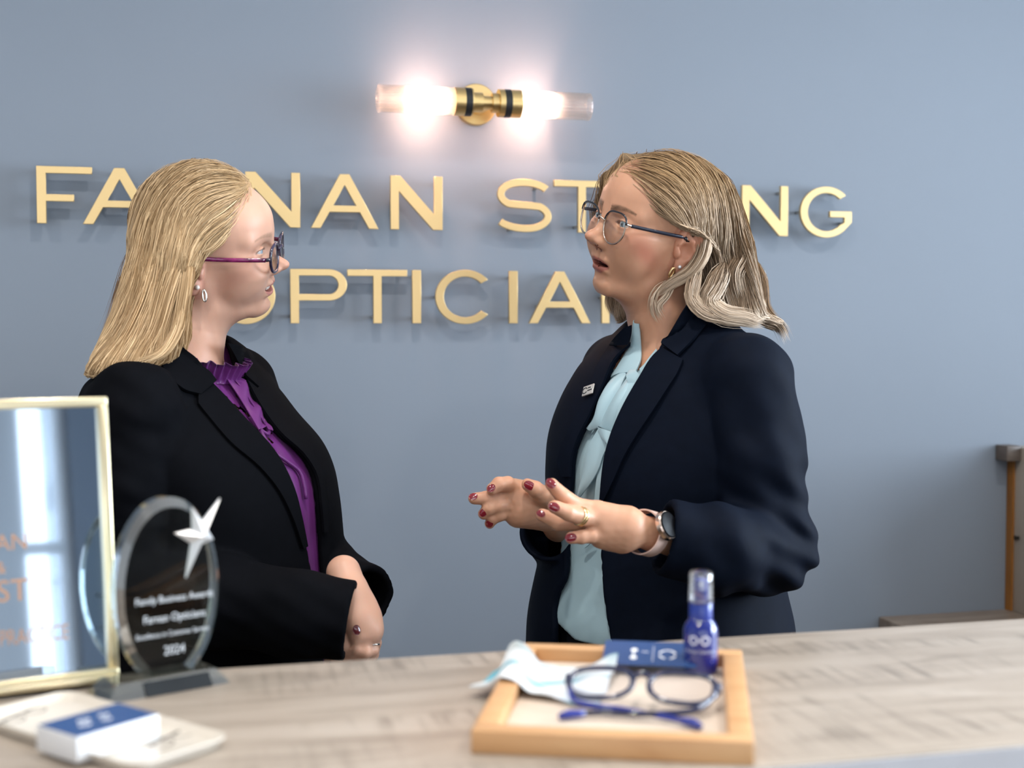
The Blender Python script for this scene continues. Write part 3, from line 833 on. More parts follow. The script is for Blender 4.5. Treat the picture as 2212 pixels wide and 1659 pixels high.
def face_color(q, S):
    """q in head frame -> skin colour: lips, cheeks, brows, darker nostrils and mouth opening"""
    x, y, z = q[:, 0], np.abs(q[:, 1]), q[:, 2]
    base = np.array(S['skin']); n = len(q)
    col = np.tile(base, (n, 1))
    col *= (1 + .012 * vnoise(q, 300, 3))[:, None]
    def blend(m, c, k): col[:] = col * (1 - (m * k)[:, None]) + np.array(c) * (m * k)[:, None]
    g = lambda dx, dz, cx, cz: np.exp(-((x - cx) / dx) ** 2 - ((z - cz) / dz) ** 2)
    # blush on cheek, nose tip, ear
    blend(np.exp(-((x - .050) / .034) ** 2 - ((z + .016 + (x - .05) * -.45) / .019) ** 2) * np.clip((y - .026) / .02, 0, 1), S['blush'], S.get('blush_k', .6))
    blend(np.exp(-((x - .112) / .012) ** 2 - (y / .012) ** 2 - ((z + .02) / .012) ** 2), S['blush'], .25)
    blend(((y > .068) & (x < .02) & (np.abs(z) < .04)).astype(float), S['blush'], .35)
    # lips
    mz = -.0560; cv = S['P'].get('smile', 0); op = S['P'].get('mouth', .0016)
    zz = z - cv * (y / .024) ** 2 * .008
    yy = y / .0245
    up = (1 - yy**2) * (.0085 - .0022 * np.exp(-(y / .004) ** 2)) + op * .7
    dn = (1 - yy**2) * .0125 + op
    lip = ((zz - mz < up) & (zz - mz > -dn) & (y < .0245) & (x > .066)).astype(float)
    edge = np.clip(np.minimum((up - (zz - mz)) / .0016, (zz - mz + dn) / .0016), 0, 1) * lip
    blend(edge, S['lip'], .85)
    inm = ((np.abs(zz - mz) < op * 1.02) & (y < .0225) & (x > .05) & (x < .0885 + S['P'].get('mx', 0) - .008)).astype(float)
    blend(inm, (.10, .02, .02), 1)
    # eye surround: lash lines on the lid edge
    e = (((y - .032) / .0128) ** 2 + ((z - .0128) / (S['P'].get('eye', .0042) + .0011)) ** 2)
    blend((np.exp(-((e - 1.0) / .22) ** 2) * (x > .066) * (z > .0118)), (.05, .03, .025), .75)
    # nostril
    blend(((((x - .0985) / .009) ** 2 + ((y - .0060) / .0042) ** 2 + ((z + .0325) / .006) ** 2) < 1).astype(float), (.16, .05, .04), .8)
    # brows
    t = np.clip((y - .012) / .036, 0, 1)
    bz = .0305 + .0055 * np.sin(t * 2.3) - .003 * t
    th = (.0042 * (1 - .65 * t)) * S.get('brow_w', 1)
    bm = np.exp(-((z - bz) / th) ** 4) * ((y > .010) & (y < .049) & (x > .035))
    bm *= .82 + .22 * vnoise(q * np.array([.4, .5, 1.2]), 1500, 21)
    blend(np.clip(bm, 0, 1), S['brow'], S.get('brow_k', .7))
    return col
# ------------------------------------------------------------------ people: shared tools
class Fig:
    """a person's frame: x to the right and y straight away from the camera, z up, origin on the floor"""
    def __init__(self, px, d, label):
        self.d = d
        w = at_d(px, 698, d); self.loc = np.array([w[0], w[1], 0.0])
        self.root = thing('person', label, 'person', tuple(self.loc), -YAW)
        self.cam = self.local(_pos)
    def local(self, W):
        r = np.asarray(W) - self.loc
        return np.array([r @ _rt, r @ _hf, r[2]])
    def L(self, px, py, dy=0.0):
        return self.local(at_d(px, py, self.d + dy))
    def z(self, py, dy=0.0): return self.L(CX, py, dy)[2]
    def rays(self, P):
        D = np.array([[ (ray(a, b) @ _rt), (ray(a, b) @ _hf), ray(a, b)[2]] for a, b in P])
        return unit(D)
    def cast(self, f, P, near=-0.55):
        """pixels -> points where their sight lines meet f=0"""
        D = self.rays(P)
        S = self.cam + D * ((self.d + near) / D[:, 1])[:, None]
        return project(f, S, D, 60)

def resample(P, n):
    P = np.asarray(P, float); s = np.r_[0, np.cumsum(np.linalg.norm(np.diff(P, axis=0), axis=1))]
    t = np.linspace(0, s[-1], n)
    return hermite(s, P)(t) if len(P) > 2 else np.stack([np.interp(t, s, P[:, i]) for i in range(P.shape[1])], 1)

def cloth_patch(fig, name, A, B, f, m, parent, nu=24, nv=7, off=0.003, thick=0.003, lift=None):
    """a cloth panel between two outlines A and B (pixels), lying on the surface f"""
    a = resample(A, nu); b = resample(B, nu)
    g = np.stack([a + (b - a) * t for t in np.linspace(0, 1, nv)], 1)           # nu, nv, 2
    P = fig.cast(lambda p: f(p) - off, g.reshape(-1, 2))
    N = unit(grad(f, P, 0.004))
    if lift is not None:
        k = np.array([[lift(i / (nu - 1), j / (nv - 1)) for j in range(nv)] for i in range(nu)]).reshape(-1, 1)
        P = P + N * k
    mb = MB(); nn = nu * nv
    V = np.concatenate([P, P - N * thick])
    fs = [(i * nv + j, (i + 1) * nv + j, (i + 1) * nv + j + 1, i * nv + j + 1) for i in range(nu - 1) for j in range(nv - 1)]
    rim = [i * nv for i in range(nu)] + [(nu - 1) * nv + j for j in range(1, nv)] + [i * nv + nv - 1 for i in range(nu - 2, -1, -1)] + [j for j in range(nv - 2, 0, -1)]
    mb.add(V, fs + [tuple(reversed([k + nn for k in q])) for q in fs] + [(rim[i], rim[(i + 1) % len(rim)], rim[(i + 1) % len(rim)] + nn, rim[i] + nn) for i in range(len(rim))])
    o = mb.build(name, m, parent, smooth='auto')
    bm = bmesh.new(); bm.from_mesh(o.data); bmesh.ops.recalc_face_normals(bm, faces=bm.faces); bm.to_mesh(o.data); bm.free()
    return o

def comb_hair(f, seeds, flow, steps, ds, depth, rng, wave=0.0, wl=0.05):
    """strands that follow the hair volume f, running along flow(p)"""
    P = seeds.copy(); out = [P.copy()]; n = len(P)
    ph = rng.uniform(0, 6.28, n); am = rng.uniform(.5, 1.2, n) * wave
    tilt = rng.normal(0, .035, (n, 3))
    for k in range(steps):
        g = flow(P) + tilt
        N = unit(grad(lambda w: feval(f, w), P, .003))
        t = unit(g - N * (g * N).sum(1, keepdims=True))
        if wave > 0:
            s = unit(np.cross(N, t)); t = unit(t + s * (am * np.sin(ph + k * ds / wl * 6.28))[:, None])
        P = P + t * ds
        d = feval(f, P) - depth
        N = unit(grad(lambda w: feval(f, w), P, .003))
        P = P - N * (d * .7)[:, None]
        out.append(P.copy())
    return np.stack(out, 1)                                   # n, steps+1, 3

def strands_mesh(name, S, length, rad, colors, m, parent, centre):
    """S (n,k,3) paths; length (n,) fraction kept; flat tapered ribbons lying round the head at centre"""
    n, k0, _ = S.shape; k = 12
    t = np.linspace(0, 1, k)[None, :] * length[:, None] * (k0 - 1)
    i = np.clip(t.astype(int), 0, k0 - 2); fr = (t - i)[..., None]
    R = np.arange(n)[:, None]
    P = S[R, i] * (1 - fr) + S[R, i + 1] * fr
    if colors.ndim == 3: colors = colors[R, i]
    T = unit(np.gradient(P, axis=1))
    N = P - centre; N[..., 2] *= np.where(N[..., 2] > 0, 1, .15); N = unit(N)
    tw = np.random.RandomState(n).normal(0, .35, (n, 1, 1))
    A_ = unit(np.cross(T, N)); B_ = np.cross(A_, T); A_ = unit(A_ + tw * B_)
    u = np.linspace(0, 1, k); prof = np.clip(np.minimum(.35 + u * 5, (1 - u) * 2.0 + .10), 0, 1)
    r = rad[:, None] * prof[None]
    V = np.stack([P - A_ * r[..., None], P + A_ * r[..., None]], 2)
    base = (np.arange(n) * k * 2)[:, None]; j = np.arange(k - 1)[None] * 2
    Q = np.stack([base + j, base + j + 1, base + j + 3, base + j + 2], -1).reshape(-1, 4)
    me = fast_mesh(name, V.reshape(-1, 3), Q)
    c = np.broadcast_to(colors[:, :, None, :] if colors.ndim == 3 else colors[:, None, None, :], (n, k, 2, 3)).reshape(-1, 3)
    set_color(me, 'Col', c); me.materials.append(m)
    return link(bpy.data.objects.new(name, me), parent)

def lock_paths(guide, r0, r1, n, rng, k=25, spread=1.0, start=0.45):
    """a lock of hair: n strands round a guide line, tapering from r0 to r1"""
    g = resample(np.array(guide), k); T = unit(np.gradient(g, axis=0))
    A_ = unit(np.cross(T, [0.2, 1.0, 0.1])); B_ = np.cross(T, A_)
    a = rng.uniform(0, 2 * PI, n); rr = np.sqrt(rng.uniform(0.05, 1, n))
    tw = rng.normal(0, .5, n)[:, None] * np.linspace(0, 1, k)[None]
    u = np.linspace(0, 1, k)[None]
    R = rr[:, None] * (r0 * (1 - u) + r1 * u) * (1 + rng.normal(0, .25, n)[:, None] * u * spread)
    P = g[None] + A_[None] * (R * np.cos(a[:, None] + tw))[..., None] + B_[None] * (R * np.sin(a[:, None] + tw))[..., None]
    # every strand starts somewhere along the first part of the lock and is tucked in there
    t0 = rng.uniform(0, start, n)[:, None]; t1 = rng.uniform(.78, 1.0, n)[:, None]
    t = (t0 + (t1 - t0) * u) * (k - 1); i = np.clip(t.astype(int), 0, k - 2); fr = (t - i)[..., None]; I = np.arange(n)[:, None]
    P = P[I, i] * (1 - fr) + P[I, i + 1] * fr
    c = g[np.clip((t0[:, 0] * (k - 1)).astype(int), 0, k - 1)]
    P = P + ((c - P[:, 0])[:, None] + np.array([0, .012, 0])) * (np.clip(1 - u / .22, 0, 1) ** 1.5)[..., None]
    return P

def join_into(target, others):
    """merge meshes into one continuous body object"""
    bm = bmesh.new()
    for o in [target] + others: bm.from_mesh(o.data)
    ok = bm.verts.layers.float_color.get('Col')
    bm.to_mesh(target.data); bm.free()
    for o in others: bpy.data.objects.remove(o)
    return target

def nail(parent, c, n, t, w, l, m):
    """fingernail: small domed shell at c, facing n, running along t"""
    n = unit(np.array(n, float)); t = np.array(t, float); t = unit(t - n * t.dot(n)); s = np.cross(n, t)
    mb = MB(); G = []
    nu, nv = 9, 9
    for i in range(nu):
        a = -1 + 2 * i / (nu - 1)
        for j in range(nv):
            b = -1 + 2 * j / (nv - 1)
            # squircle to keep rounded ends
            x = a * math.sqrt(max(0, 1 - b * b * .5)); y = b * math.sqrt(max(0, 1 - a * a * .5))
            G.append(np.array(c) + t * x * l + s * y * w - n * (.35 * w * y * y + .12 * l * x * x))
    mb.grid(G, nu, nv, .0009)
    return mb.build('fingernail', m, parent, smooth=True)

SKIN_KW = dict(rough=.42, sss=.22, attr='Col', spec=.45)
def skin_mat(name): return mat(name, (.6, .36, .27), bump=.06, bscale=900, **SKIN_KW)
def hair_mat(name, r=.42, s=.4): return mat(name, (.5, .36, .2), rough=r, spec=s, attr='Col')
# ------------------------------------------------------------------ the woman on the left
A = Fig(480, 1.96, 'woman in black blazer and purple ruffled blouse with straight blond hair, hands clasped')
aL = A.L
phiA = math.radians(31)
nA = np.array([math.cos(phiA), -math.sin(phiA), 0]); lA = np.array([math.sin(phiA), math.cos(phiA), 0])
HA = head_frame((.995, -.015, .090), (.015, .95, .30)); cA = aL(447, 561)
PA = dict(skin=(.67, .385, .275), blush=(.56, .22, .17), lip=(.47, .17, .15), brow=(.20, .125, .075), brow_k=.55, blush_k=.28, P=dict(mouth=.0058, smile=.6, mw=.0275, eye=.0029, slim=.03, tx=.0045, comp=1.22, wx=([-.12, -.085, -.055, -.035, -.02, 0, .03, .06, .09, .13], [-.011, -.009, -.006, -.003, .002, .002, .005, .006, .003, 0])))
def toA(p): return (p - cA) @ HA
HA_M = Matrix.Translation(cA) @ Matrix([list(r) for r in HA]).to_4x4()

secA = [(780, 392, .100, .060), (808, 392, .145, .082), (850, 398, .172, .102), (900, 416, .183, .120), (960, 450, .188, .136), (1020, 474, .186, .144), (1080, 489, .181, .147), (1166, 498, .177, .148), (1260, 503, .181, .151), (1360, 502, .190, .155), (1500, 498, .197, .160), (1600, 496, .198, .160)]
def secs(fig, S, flip=False):
    z = np.array([fig.z(s[0]) for s in S]); x = np.array([fig.L(s[1], s[0])[0] for s in S])
    o = np.argsort(z)
    return z[o], x[o], np.zeros(len(S)), np.array([s[2] for s in S])[o], np.array([s[3] for s in S])[o]
zA, xA, yA, rxA, ryA = secs(A, secA)
def torsoA(p):
    d = sd_loft(p, zA, xA, yA, rxA, ryA, math.radians(59), 2.2)
    d = smin(d, sd_chain(p, [aL(392, 775, 0), aL(330, 842, -.08), aL(288, 880, -.140)], [.038, .042, .056], .02), .03)
    d = smin(d, sd_chain(p, [aL(405, 770, 0), aL(465, 790, .07), aL(508, 826, .13)], [.038, .044, .054], .02), .03)
    return d
armAn = ([aL(290, 885, -.145), aL(272, 1060, -.155), aL(262, 1250, -.130), aL(470, 1296, -.180), aL(640, 1322, -.195), aL(757, 1340, -.195)], [.066, .060, .063, .060, .053, .050])
armAf = ([aL(508, 832, .132), aL(560, 1000, .150), aL(610, 1180, .135), aL(700, 1238, .04), aL(790, 1292, -.055)], [.062, .056, .056, .050, .047])
def wrinkA(p):
    w = .0030 * vnoise(p * np.array([.6, .6, 1.5], np.float32), 34, 5) + .0016 * vnoise(p, 70, 6)
    return w
def sleevesA(p):
    w = wrinkA(p)
    out = []
    for arm in (armAn, armAf):
        d = sd_chain(p, *arm, .02) + w; a, b = arm[0][-1], arm[0][-2]
        out.append(smax(d, (p - a.astype(np.float32)) @ unit(a - b).astype(np.float32), .004))
    return out
def blazerA_solid(p):
    d = torsoA(p) + .0014 * vnoise(p, 30, 9)
    a, b = sleevesA(p)
    return smin(smin(d, a, .008), b, .008)
def chestA(p): return torsoA(p)

# edges of the open front, found on the blazer itself
nearA = [(419, 769), (468, 831), (530, 903), (606, 992), (637, 1055), (655, 1121), (669, 1202), (680, 1262), (690, 1330), (700, 1420)]
farA = [(503, 778), (548, 858), (606, 939), (655, 983), (680, 1023), (691, 1086), (697, 1166), (704, 1258), (712, 1330), (718, 1420)]
def edge_fn(fig, px, f, lat, zs, xs):
    P = fig.cast(f, resample(px, 22))
    c = hermite(zs, xs)(P[:, 2]); s = (P[:, 0] - c) * lat[0] + P[:, 1] * lat[1]
    o = np.argsort(P[:, 2]); return hermite(P[o, 2], s[o]), P
sN_A, PnA = edge_fn(A, nearA, torsoA, lA, zA, xA)
sF_A, PfA = edge_fn(A, farA, torsoA, lA, zA, xA)
def slat(p, lat, zs, xs): return (p[:, 0] - hermite(zs, xs)(p[:, 2])) * lat[0] + p[:, 1] * lat[1]
def openA(p):
    s = slat(p, lA, zA, xA); fr = (p[:, 0] - hermite(zA, xA)(p[:, 2])) * nA[0] + p[:, 1] * nA[1]
    d = np.maximum(sN_A(p[:, 2]) - s, s - sF_A(p[:, 2]))
    d = np.maximum(d, -fr + .02)
    top = aL(450, 752)[2]
    return np.maximum(d, p[:, 2] - 3.0)
neckA_pts = [cA + HA @ vec(-.020, 0, -.045), aL(407, 706, .0), aL(392, 790, .0)]
def neckA(p): return sd_chain(p, neckA_pts, [.052, .050, .062], .02)
def blazerA(p):
    d = blazerA_solid(p)
    inner = torsoA(p) + .011
    d = smax(d, -openA(p), .004)
    d = smax(d, -inner, .003)
    d = smax(d, -(neckA(p) - .012), .006)
    # hollow cuffs
    for arm, r in ((armAn, .043), (armAf, .040)):
        a, b = arm[0][-1], arm[0][-2]; t = unit(b - a)
        d = smax(d, -sd_cone(p, a - t * .05, a + t * .045, r, r - .004), .003)
    return smax(d, aL(480, 1560)[2] - p[:, 2], .004)
BLACKCLOTH = mat('black_wool', (.0030, .0034, .0050), .8, spec=.06, noise=.12, nscale=60, bump=.12, bscale=1400)
lo = (min(aL(150, 900, -.25)[0], -.4), -.30, aL(480, 1580)[2]); hi = (.36, .28, aL(480, 720)[2])
sdf_object('blazer', blazerA, lo, hi, .0042, BLACKCLOTH, A.root, slack=1.7)

# lapels
LAPEL = BLACKCLOTH
solA = lambda p: torsoA(p)
cloth_patch(A, 'lapel', [(428, 800), (461, 833), (523, 904), (599, 993), (631, 1056), (650, 1120), (664, 1180)], [(428, 872), (445, 893), (499, 956), (562, 1010), (602, 1059), (633, 1121), (655, 1186)], solA, LAPEL, A.root, 30, 9, .004, .004, lambda u, v: .005 * (1 - v) * math.sin(u * 3.1) + .0015)
cloth_patch(A, 'collar', [(388, 742), (404, 758), (419, 771), (440, 800), (462, 828)], [(340, 775), (352, 795), (372, 822), (398, 842), (433, 852)], lambda p: np.minimum(solA(p), neckA(p) - .020), LAPEL, A.root, 20, 8, .005, .004, lambda u, v: .006 * (1 - v) + .002)
cloth_patch(A, 'collar', [(488, 740), (500, 762), (512, 786), (530, 815)], [(520, 748), (534, 770), (546, 800), (556, 838)], lambda p: np.minimum(solA(p), neckA(p) - .020), LAPEL, A.root, 14, 6, .004, .004, lambda u, v: .004)
cloth_patch(A, 'lapel', [(532, 822), (550, 857), (607, 938), (656, 983), (681, 1023), (692, 1086), (697, 1150)], [(556, 842), (585, 880), (630, 935), (672, 978), (694, 1018), (704, 1080), (706, 1150)], solA, LAPEL, A.root, 24, 5, .003, .004, lambda u, v: .003)

# blouse
PURPLE = mat('purple_satin', (.125, .018, .150), .42, spec=.4, noise=.06, nscale=40, sheen=.1)
def blouseA(p):
    d = torsoA(p) + .014 + .0012 * np.sin((p[:, 0] * .8 + p[:, 1]) * 150 + p[:, 2] * 10)
    d = np.maximum(d, openA(p) - .035)
    return np.maximum(smax(d, -(neckA(p) - .001), .004), aL(480, 1440)[2] - p[:, 2])
sdf_object('blouse', blouseA, (-.1, -.28, aL(480, 1450)[2]), (.30, .2, aL(480, 745)[2]), .004, PURPLE, A.root)
# ruffled stand collar round the neck
def ruffle(fig, name, c, ax, r0, r1, h, a0, a1, n, pleats, amp, m):
    mb = MB(); G = []
    up = unit(np.array(ax, float)); e1 = unit(np.cross(up, [0, 1, 0])); e2 = np.cross(up, e1)
    for i in range(n):
        t = i / (n - 1); a = math.radians(a0 + (a1 - a0) * t)
        for j in range(6):
            v = j / 5; w = amp * v * math.sin(t * pleats * 2 * PI) ; r = r0 + (r1 - r0) * v + w
            hh = h * v + .4 * amp * v * math.cos(t * pleats * 2 * PI * .5 + 1)
            G.append(np.array(c) + e1 * r * math.cos(a) + e2 * r * math.sin(a) + up * hh)
    mb.grid(G, n, 6, .0012)
    return mb.build(name, m, fig.root, smooth=True)
ruffle(A, 'ruffle_collar', aL(434, 808, -.004), (.22, -.10, 1), .058, .065, .030, 55, 225, 190, 17, .0055, PURPLE)
for k, (pa, pb) in enumerate([([(478, 812), (505, 850), (530, 890), (555, 932)], [(498, 808), (526, 842), (552, 880), (572, 925)]), ([(492, 812), (520, 846), (548, 888), (575, 930)], [(512, 812), (538, 850), (562, 890), (583, 938)])]):
    cloth_patch(A, 'front_ruffle', pa, pb, lambda p: torsoA(p) + .012, PURPLE, A.root, 30, 7, .004, .0014, lambda u, v: .005 + .004 * math.sin(u * 16 + v * 3 + k * 2) * v)
for cord in ([(560, 925), (590, 975), (622, 998), (648, 1020), (657, 1050), (661, 1078)], [(540, 900), (565, 930), (580, 938), (574, 915), (552, 885)]):
    P = A.cast(lambda p: torsoA(p) + .008, resample(cord, 20))
    MB().tube(list(P), .0028, 8).build('tie_cord', PURPLE, A.root, smooth=True)

# head, neck and chest: one skin
def bodyA_head(p):
    q0 = toA(p); q = q0
    d = head_sdf(warp(q0, PA['P']), PA['P'])
    for s in (1, -1): d = smin(d, ear_sdf(q, s), .004)
    d = smin(d, neckA(p), .022)
    c = torsoA(p) + .020
    return smin(d, c, .02)
SKINA = skin_mat('fair_skin')
zcut = aL(480, 812)[2]
body = sdf_object('body', lambda p: np.maximum(bodyA_head(p), zcut - p[:, 2]), (cA[0] - .16, -.2, zcut - .01), (cA[0] + .15, .2, cA[2] + .15), .0017, SKINA, A.root, color=lambda V: face_color(warp(toA(V), PA['P']), PA))
eye_parts(HA_M, A.root, (1, .05, -.02), (.25, .36, .45), PA['P'])
# clasped hands
def chain(*pts): return [aL(*p) for p in pts]
handA = [(chain((742, 1236, -.13), (758, 1282, -.150), (780, 1335, -.165)), [.0235, .0235, .026]), (chain((772, 1318, -.160), (792, 1362, -.172)), [.026, .023]),
         (chain((757, 1290, -.170), (764, 1338, -.180), (770, 1372, -.185)), [.018, .018, .015])]
fingA = [(chain((770, 1372, -.186), (771, 1402, -.19), (748, 1421, -.185), (722, 1433, -.175)), [.0108, .0098, .009, .0078]),
         (chain((784, 1374, -.182), (788, 1408, -.188), (768, 1430, -.182), (740, 1444, -.172)), [.0108, .0098, .009, .0078]),
         (chain((797, 1370, -.172), (803, 1404, -.178), (794, 1430, -.172), (772, 1448, -.165)), [.0104, .0094, .0086, .0076]),
         (chain((806, 1358, -.158), (811, 1388, -.162), (806, 1414, -.158), (790, 1434, -.152)), [.0092, .0082, .0076, .0068])]
underA = [(chain((760, 1345, -.165), (740, 1385, -.17), (735, 1420, -.165)), [.028, .027, .022]), (chain((764, 1350, -.188), (770, 1362, -.198), (772, 1372, -.199)), [.0095, .009, .0075])]
def handsA(p):
    d = None
    for pts, r in handA:
        e = sd_chain(p, pts, r, .01); d = e if d is None else smin(d, e, .012)
    for pts, r in fingA: d = smin(d, sd_chain(p, pts, r, .002), .004)
    u = sd_chain(p, *underA[0], .01)
    return np.minimum(d, u)
def skin_plain(S):
    def c(V):
        col = np.tile(np.array(S['skin']), (len(V), 1)) * (1 + .02 * vnoise(V, 200, 4))[:, None]
        return col
    return c
b2 = sdf_object('hands', handsA, aL(700, 1460, -.24) - vec(.02, .02, .02), aL(830, 1210, -.08) + vec(.02, .02, .02), .0016, None, A.root, color=skin_plain(PA))
b3 = sdf_object('trunk', lambda p: np.maximum(torsoA(p) + .030, p[:, 2] - zcut - .01), lo, hi, .012, None, A.root, color=skin_plain(PA), levels=2)
join_into(body, [b2, b3])
NAILA = mat('dark_nail_polish', (.10, .018, .022), .15, coat=.8)
nail(body, aL(720, 1429, -.187), (-.3, -.75, .6), aL(705, 1440, -.17) - aL(735, 1425, -.18), .0052, .0068, NAILA)
nail(body, aL(771, 1361, -.2075), (.3, -.9, .2), aL(772, 1375, -.2) - aL(764, 1350, -.19), .0052, .0068, NAILA)
SILVER = mat('silver', (.86, .84, .80), .16, 1.0)
rc = aL(806, 1392, -.1665)
tdir = unit(aL(811, 1388, -.162) - aL(806, 1358, -.158))
def ring(fig, c, t, r, w, m, parent, name='ring'):
    t = unit(t); a = unit(np.cross(t, [0, 0, 1.0])); b = np.cross(t, a)
    pts = [np.array(c) + r * (a * math.cos(2 * PI * i / 28) + b * math.sin(2 * PI * i / 28)) for i in range(28)]
    return MB().tube(pts, w, 8, closed=True).build(name, m, parent, smooth=True)
ring(A, aL(802.5, 1395, -.1765), unit(aL(803, 1404, -.178) - aL(797, 1370, -.172)), .0104, .0014, SILVER, A.root)
# teeth behind the smile
TEETH = mat('teeth', (.80, .74, .66), .25)
def teeth(HM, parent, P):
    mb = MB(); n = 10; mz = -.0560 + .0012
    for i in range(n):
        a = -1 + 2 * (i + .5) / n; y = a * .0235; xx = .0835 - .020 * a * a
        zz = mz + P.get('smile', 0) * (abs(y) / .024) ** 2 * .008
        mb.sphere((xx, y, zz + .0008), (.0026, .0027, .0052), 8, 6)
    mb.v = [unwarp((x + P.get('tx', 0), y, z), P) for x, y, z in mb.v]
    mb.xform(HM); return mb.build('teeth', TEETH, parent, smooth=True)
teeth(HA_M, A.root, PA['P'])
# earrings: pearl and hoop
def hp(M, v): return np.array(M @ Vector(v))
PEARL = mat('pearl', (.82, .76, .70), .18, coat=.6)
MB().sphere(hp(HA_M, (-.001, -.0785, -.0195)), .0036, 14, 10).build('earring_pearl', PEARL, A.root, smooth=True)
hpA = [hp(HA_M, (.0065 + .0026 * math.cos(t), -.0775 + .002 * math.sin(t), -.0325 + .0078 * math.sin(t))) for t in np.linspace(0, 2 * PI, 24)[:-1]]
MB().tube(hpA, .0017, 8, closed=True).build('earring_hoop', SILVER, A.root, smooth=True)

# hair
xbA = hermite([-.25, -.03, .012, .026, .034, .047, .063, .09, .113, .14], [-.020, -.016, -.004, .020, .034, .046, .055, .059, .066, .095])
curA = [(480, 292, 436), (540, 275, 427), (600, 260, 414), (660, 241, 402), (720, 216, 390), (755, 197, 372), (782, 182, 348), (800, 174, 300)]
yh = np.array([-.002, -.006, -.012, -.020, -.040, -.062, -.080, -.095])[::-1]
zh = np.array([A.z(c[0]) for c in curA])[::-1]
xh = np.array([(A.L(c[1], c[0], yy - .05)[0] + A.L(c[2], c[0], yy - .07)[0]) / 2 for c, yy in zip(curA, yh[::-1])])[::-1]
rh = np.array([(c[2] - c[1]) / 2 / 1520 for c in curA])[::-1]; dh = np.array([.082, .088, .090, .090, .086, .080, .074, .060])[::-1]
def hairA_hull(p):
    q = toA(p)
    x, y, z = q[:, 0], q[:, 1], q[:, 2]
    cap = sd_ell(q, (.000, 0, .050), (.102, .0835, .0975))
    cut = (x - xbA(z) - .024 * np.clip(1 - (y / .075) ** 2, 0, 1))
    cap = smax(cap, cut * .8, .010)
    cur = sd_loft(p, zh, xh, yh, rh, dh, 0.0, 3.4)
    cap = smin(cap, sd_ell(q, (-.012, -.082, .026), (.026, .016, .030)), .012)
    return smin(cap, cur, .022) + .0012 * np.sin(x * 260 + y * 190)
HAIRA = hair_mat('blond_hair')
bm0 = sdf_object('hair', lambda p: hairA_hull(p) + .004, (aL(170, 700)[0], -.2, aL(480, 815)[2]), (aL(580, 400)[0], .2, cA[2] + .17), .004, HAIRA, A.root, color=lambda V: np.tile(np.array([.38, .245, .115]), (len(V), 1)))
rng = np.random.RandomState(11)
def seeds_from(me, n, keep, rng):
    V = np.empty(len(me.vertices) * 3, np.float32); me.vertices.foreach_get('co', V); V = V.reshape(-1, 3).astype(float)
    V = V[keep(V)]; return V[rng.choice(len(V), n)] + rng.normal(0, .002, (n, 3))
sd = seeds_from(bm0.data, 17000, lambda V: (V[:, 2] > aL(480, 745)[2]), rng)
def flowA(p):
    q = toA(p); fr = np.clip((q[:, 0] - .0) / .06, 0, 1) * np.clip((q[:, 2] - .0) / .05, 0, 1)
    g = np.zeros_like(p); g[:, 2] = -1; low = np.clip((cA[2] - .02 - p[:, 2]) / .15, 0, 1)
    g[:, 0] = -.26 - 1.5 * fr - .14 * low
    top = np.clip((q[:, 2] - .09) / .04, 0, 1)
    g[:, 0] -= 1.0 * top; g[:, 1] = np.sign(q[:, 1] - .012) * top * .9
    return g
dep = rng.uniform(-.003, .0022, len(sd))
S = comb_hair(hairA_hull, sd, flowA, 24, .0145, dep, rng, wave=.05, wl=.09)
# keep strands above a slanted, ragged lower edge
zend = aL(480, 790)[2] + np.clip((S[:, :, 0] - aL(300, 700)[0]) * .35, -.03, .05) + rng.normal(0, .010, len(sd))[:, None]
alive = (S[:, :, 2] > zend).sum(1) / S.shape[1]
ln = np.clip(np.minimum(alive, rng.uniform(.6, 1.0, len(sd))), .12, 1)
tone = rng.uniform(0, 1, len(sd)) ** 1.1
tq = toA(sd); clump = .5 + .5 * np.sin((tq[:, 0] + .3 * tq[:, 2]) * 230 + tq[:, 1] * 120 + 1.5 * np.sin(tq[:, 2] * 25))
tt = np.clip(.55 * tone + .45 * clump, 0, 1)[:, None]
col = np.array([.30, .175, .075]) * (1 - tt) + np.array([.92, .665, .385]) * tt
kk = S.shape[1]
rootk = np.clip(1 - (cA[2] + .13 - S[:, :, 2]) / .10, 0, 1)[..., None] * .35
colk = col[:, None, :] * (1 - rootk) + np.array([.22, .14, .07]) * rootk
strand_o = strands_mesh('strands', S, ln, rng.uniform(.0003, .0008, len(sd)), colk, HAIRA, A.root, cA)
GA = [([(420, 440, -.052), (417, 510, -.074), (409, 570, -.090), (398, 640, -.103), (384, 710, -.110), (364, 758, -.120)], .009, .008, 900),
      ([(405, 460, -.070), (384, 560, -.088), (360, 640, -.102), (335, 720, -.118), (300, 775, -.145)], .016, .012, 900), ([(370, 450, -.070), (340, 560, -.088), (310, 660, -.10), (262, 745, -.12), (200, 800, -.13)], .016, .014, 900),
      ([(396, 640, -.108), (384, 710, -.116), (350, 762, -.138), (290, 785, -.155)], .008, .005, 420), ([(300, 480, -.02), (268, 600, -.02), (240, 700, -.04), (205, 785, -.07)], .008, .014, 120),
      ([(505, 440, -.062), (485, 490, -.076), (455, 520, -.085), (425, 545, -.090)], .006, .006, 160), ([(500, 470, -.066), (488, 505, -.076), (462, 534, -.085), (428, 550, -.090)], .006, .004, 120)]
for g_, r0_, r1_, n_ in GA:
    LP = lock_paths([aL(*q_) for q_ in g_], r0_, r1_, n_, rng)
    tq_ = np.clip(rng.beta(1.4, 1.2, n_), 0, 1)[:, None]
    cl_ = np.array([.30, .175, .075]) * (1 - tq_) + np.array([.92, .665, .385]) * tq_
    join_into(bm0, [strands_mesh('strands', LP, rng.uniform(.8, 1, n_), rng.uniform(.0004, .0008, n_), cl_, HAIRA, A.root, cA)])
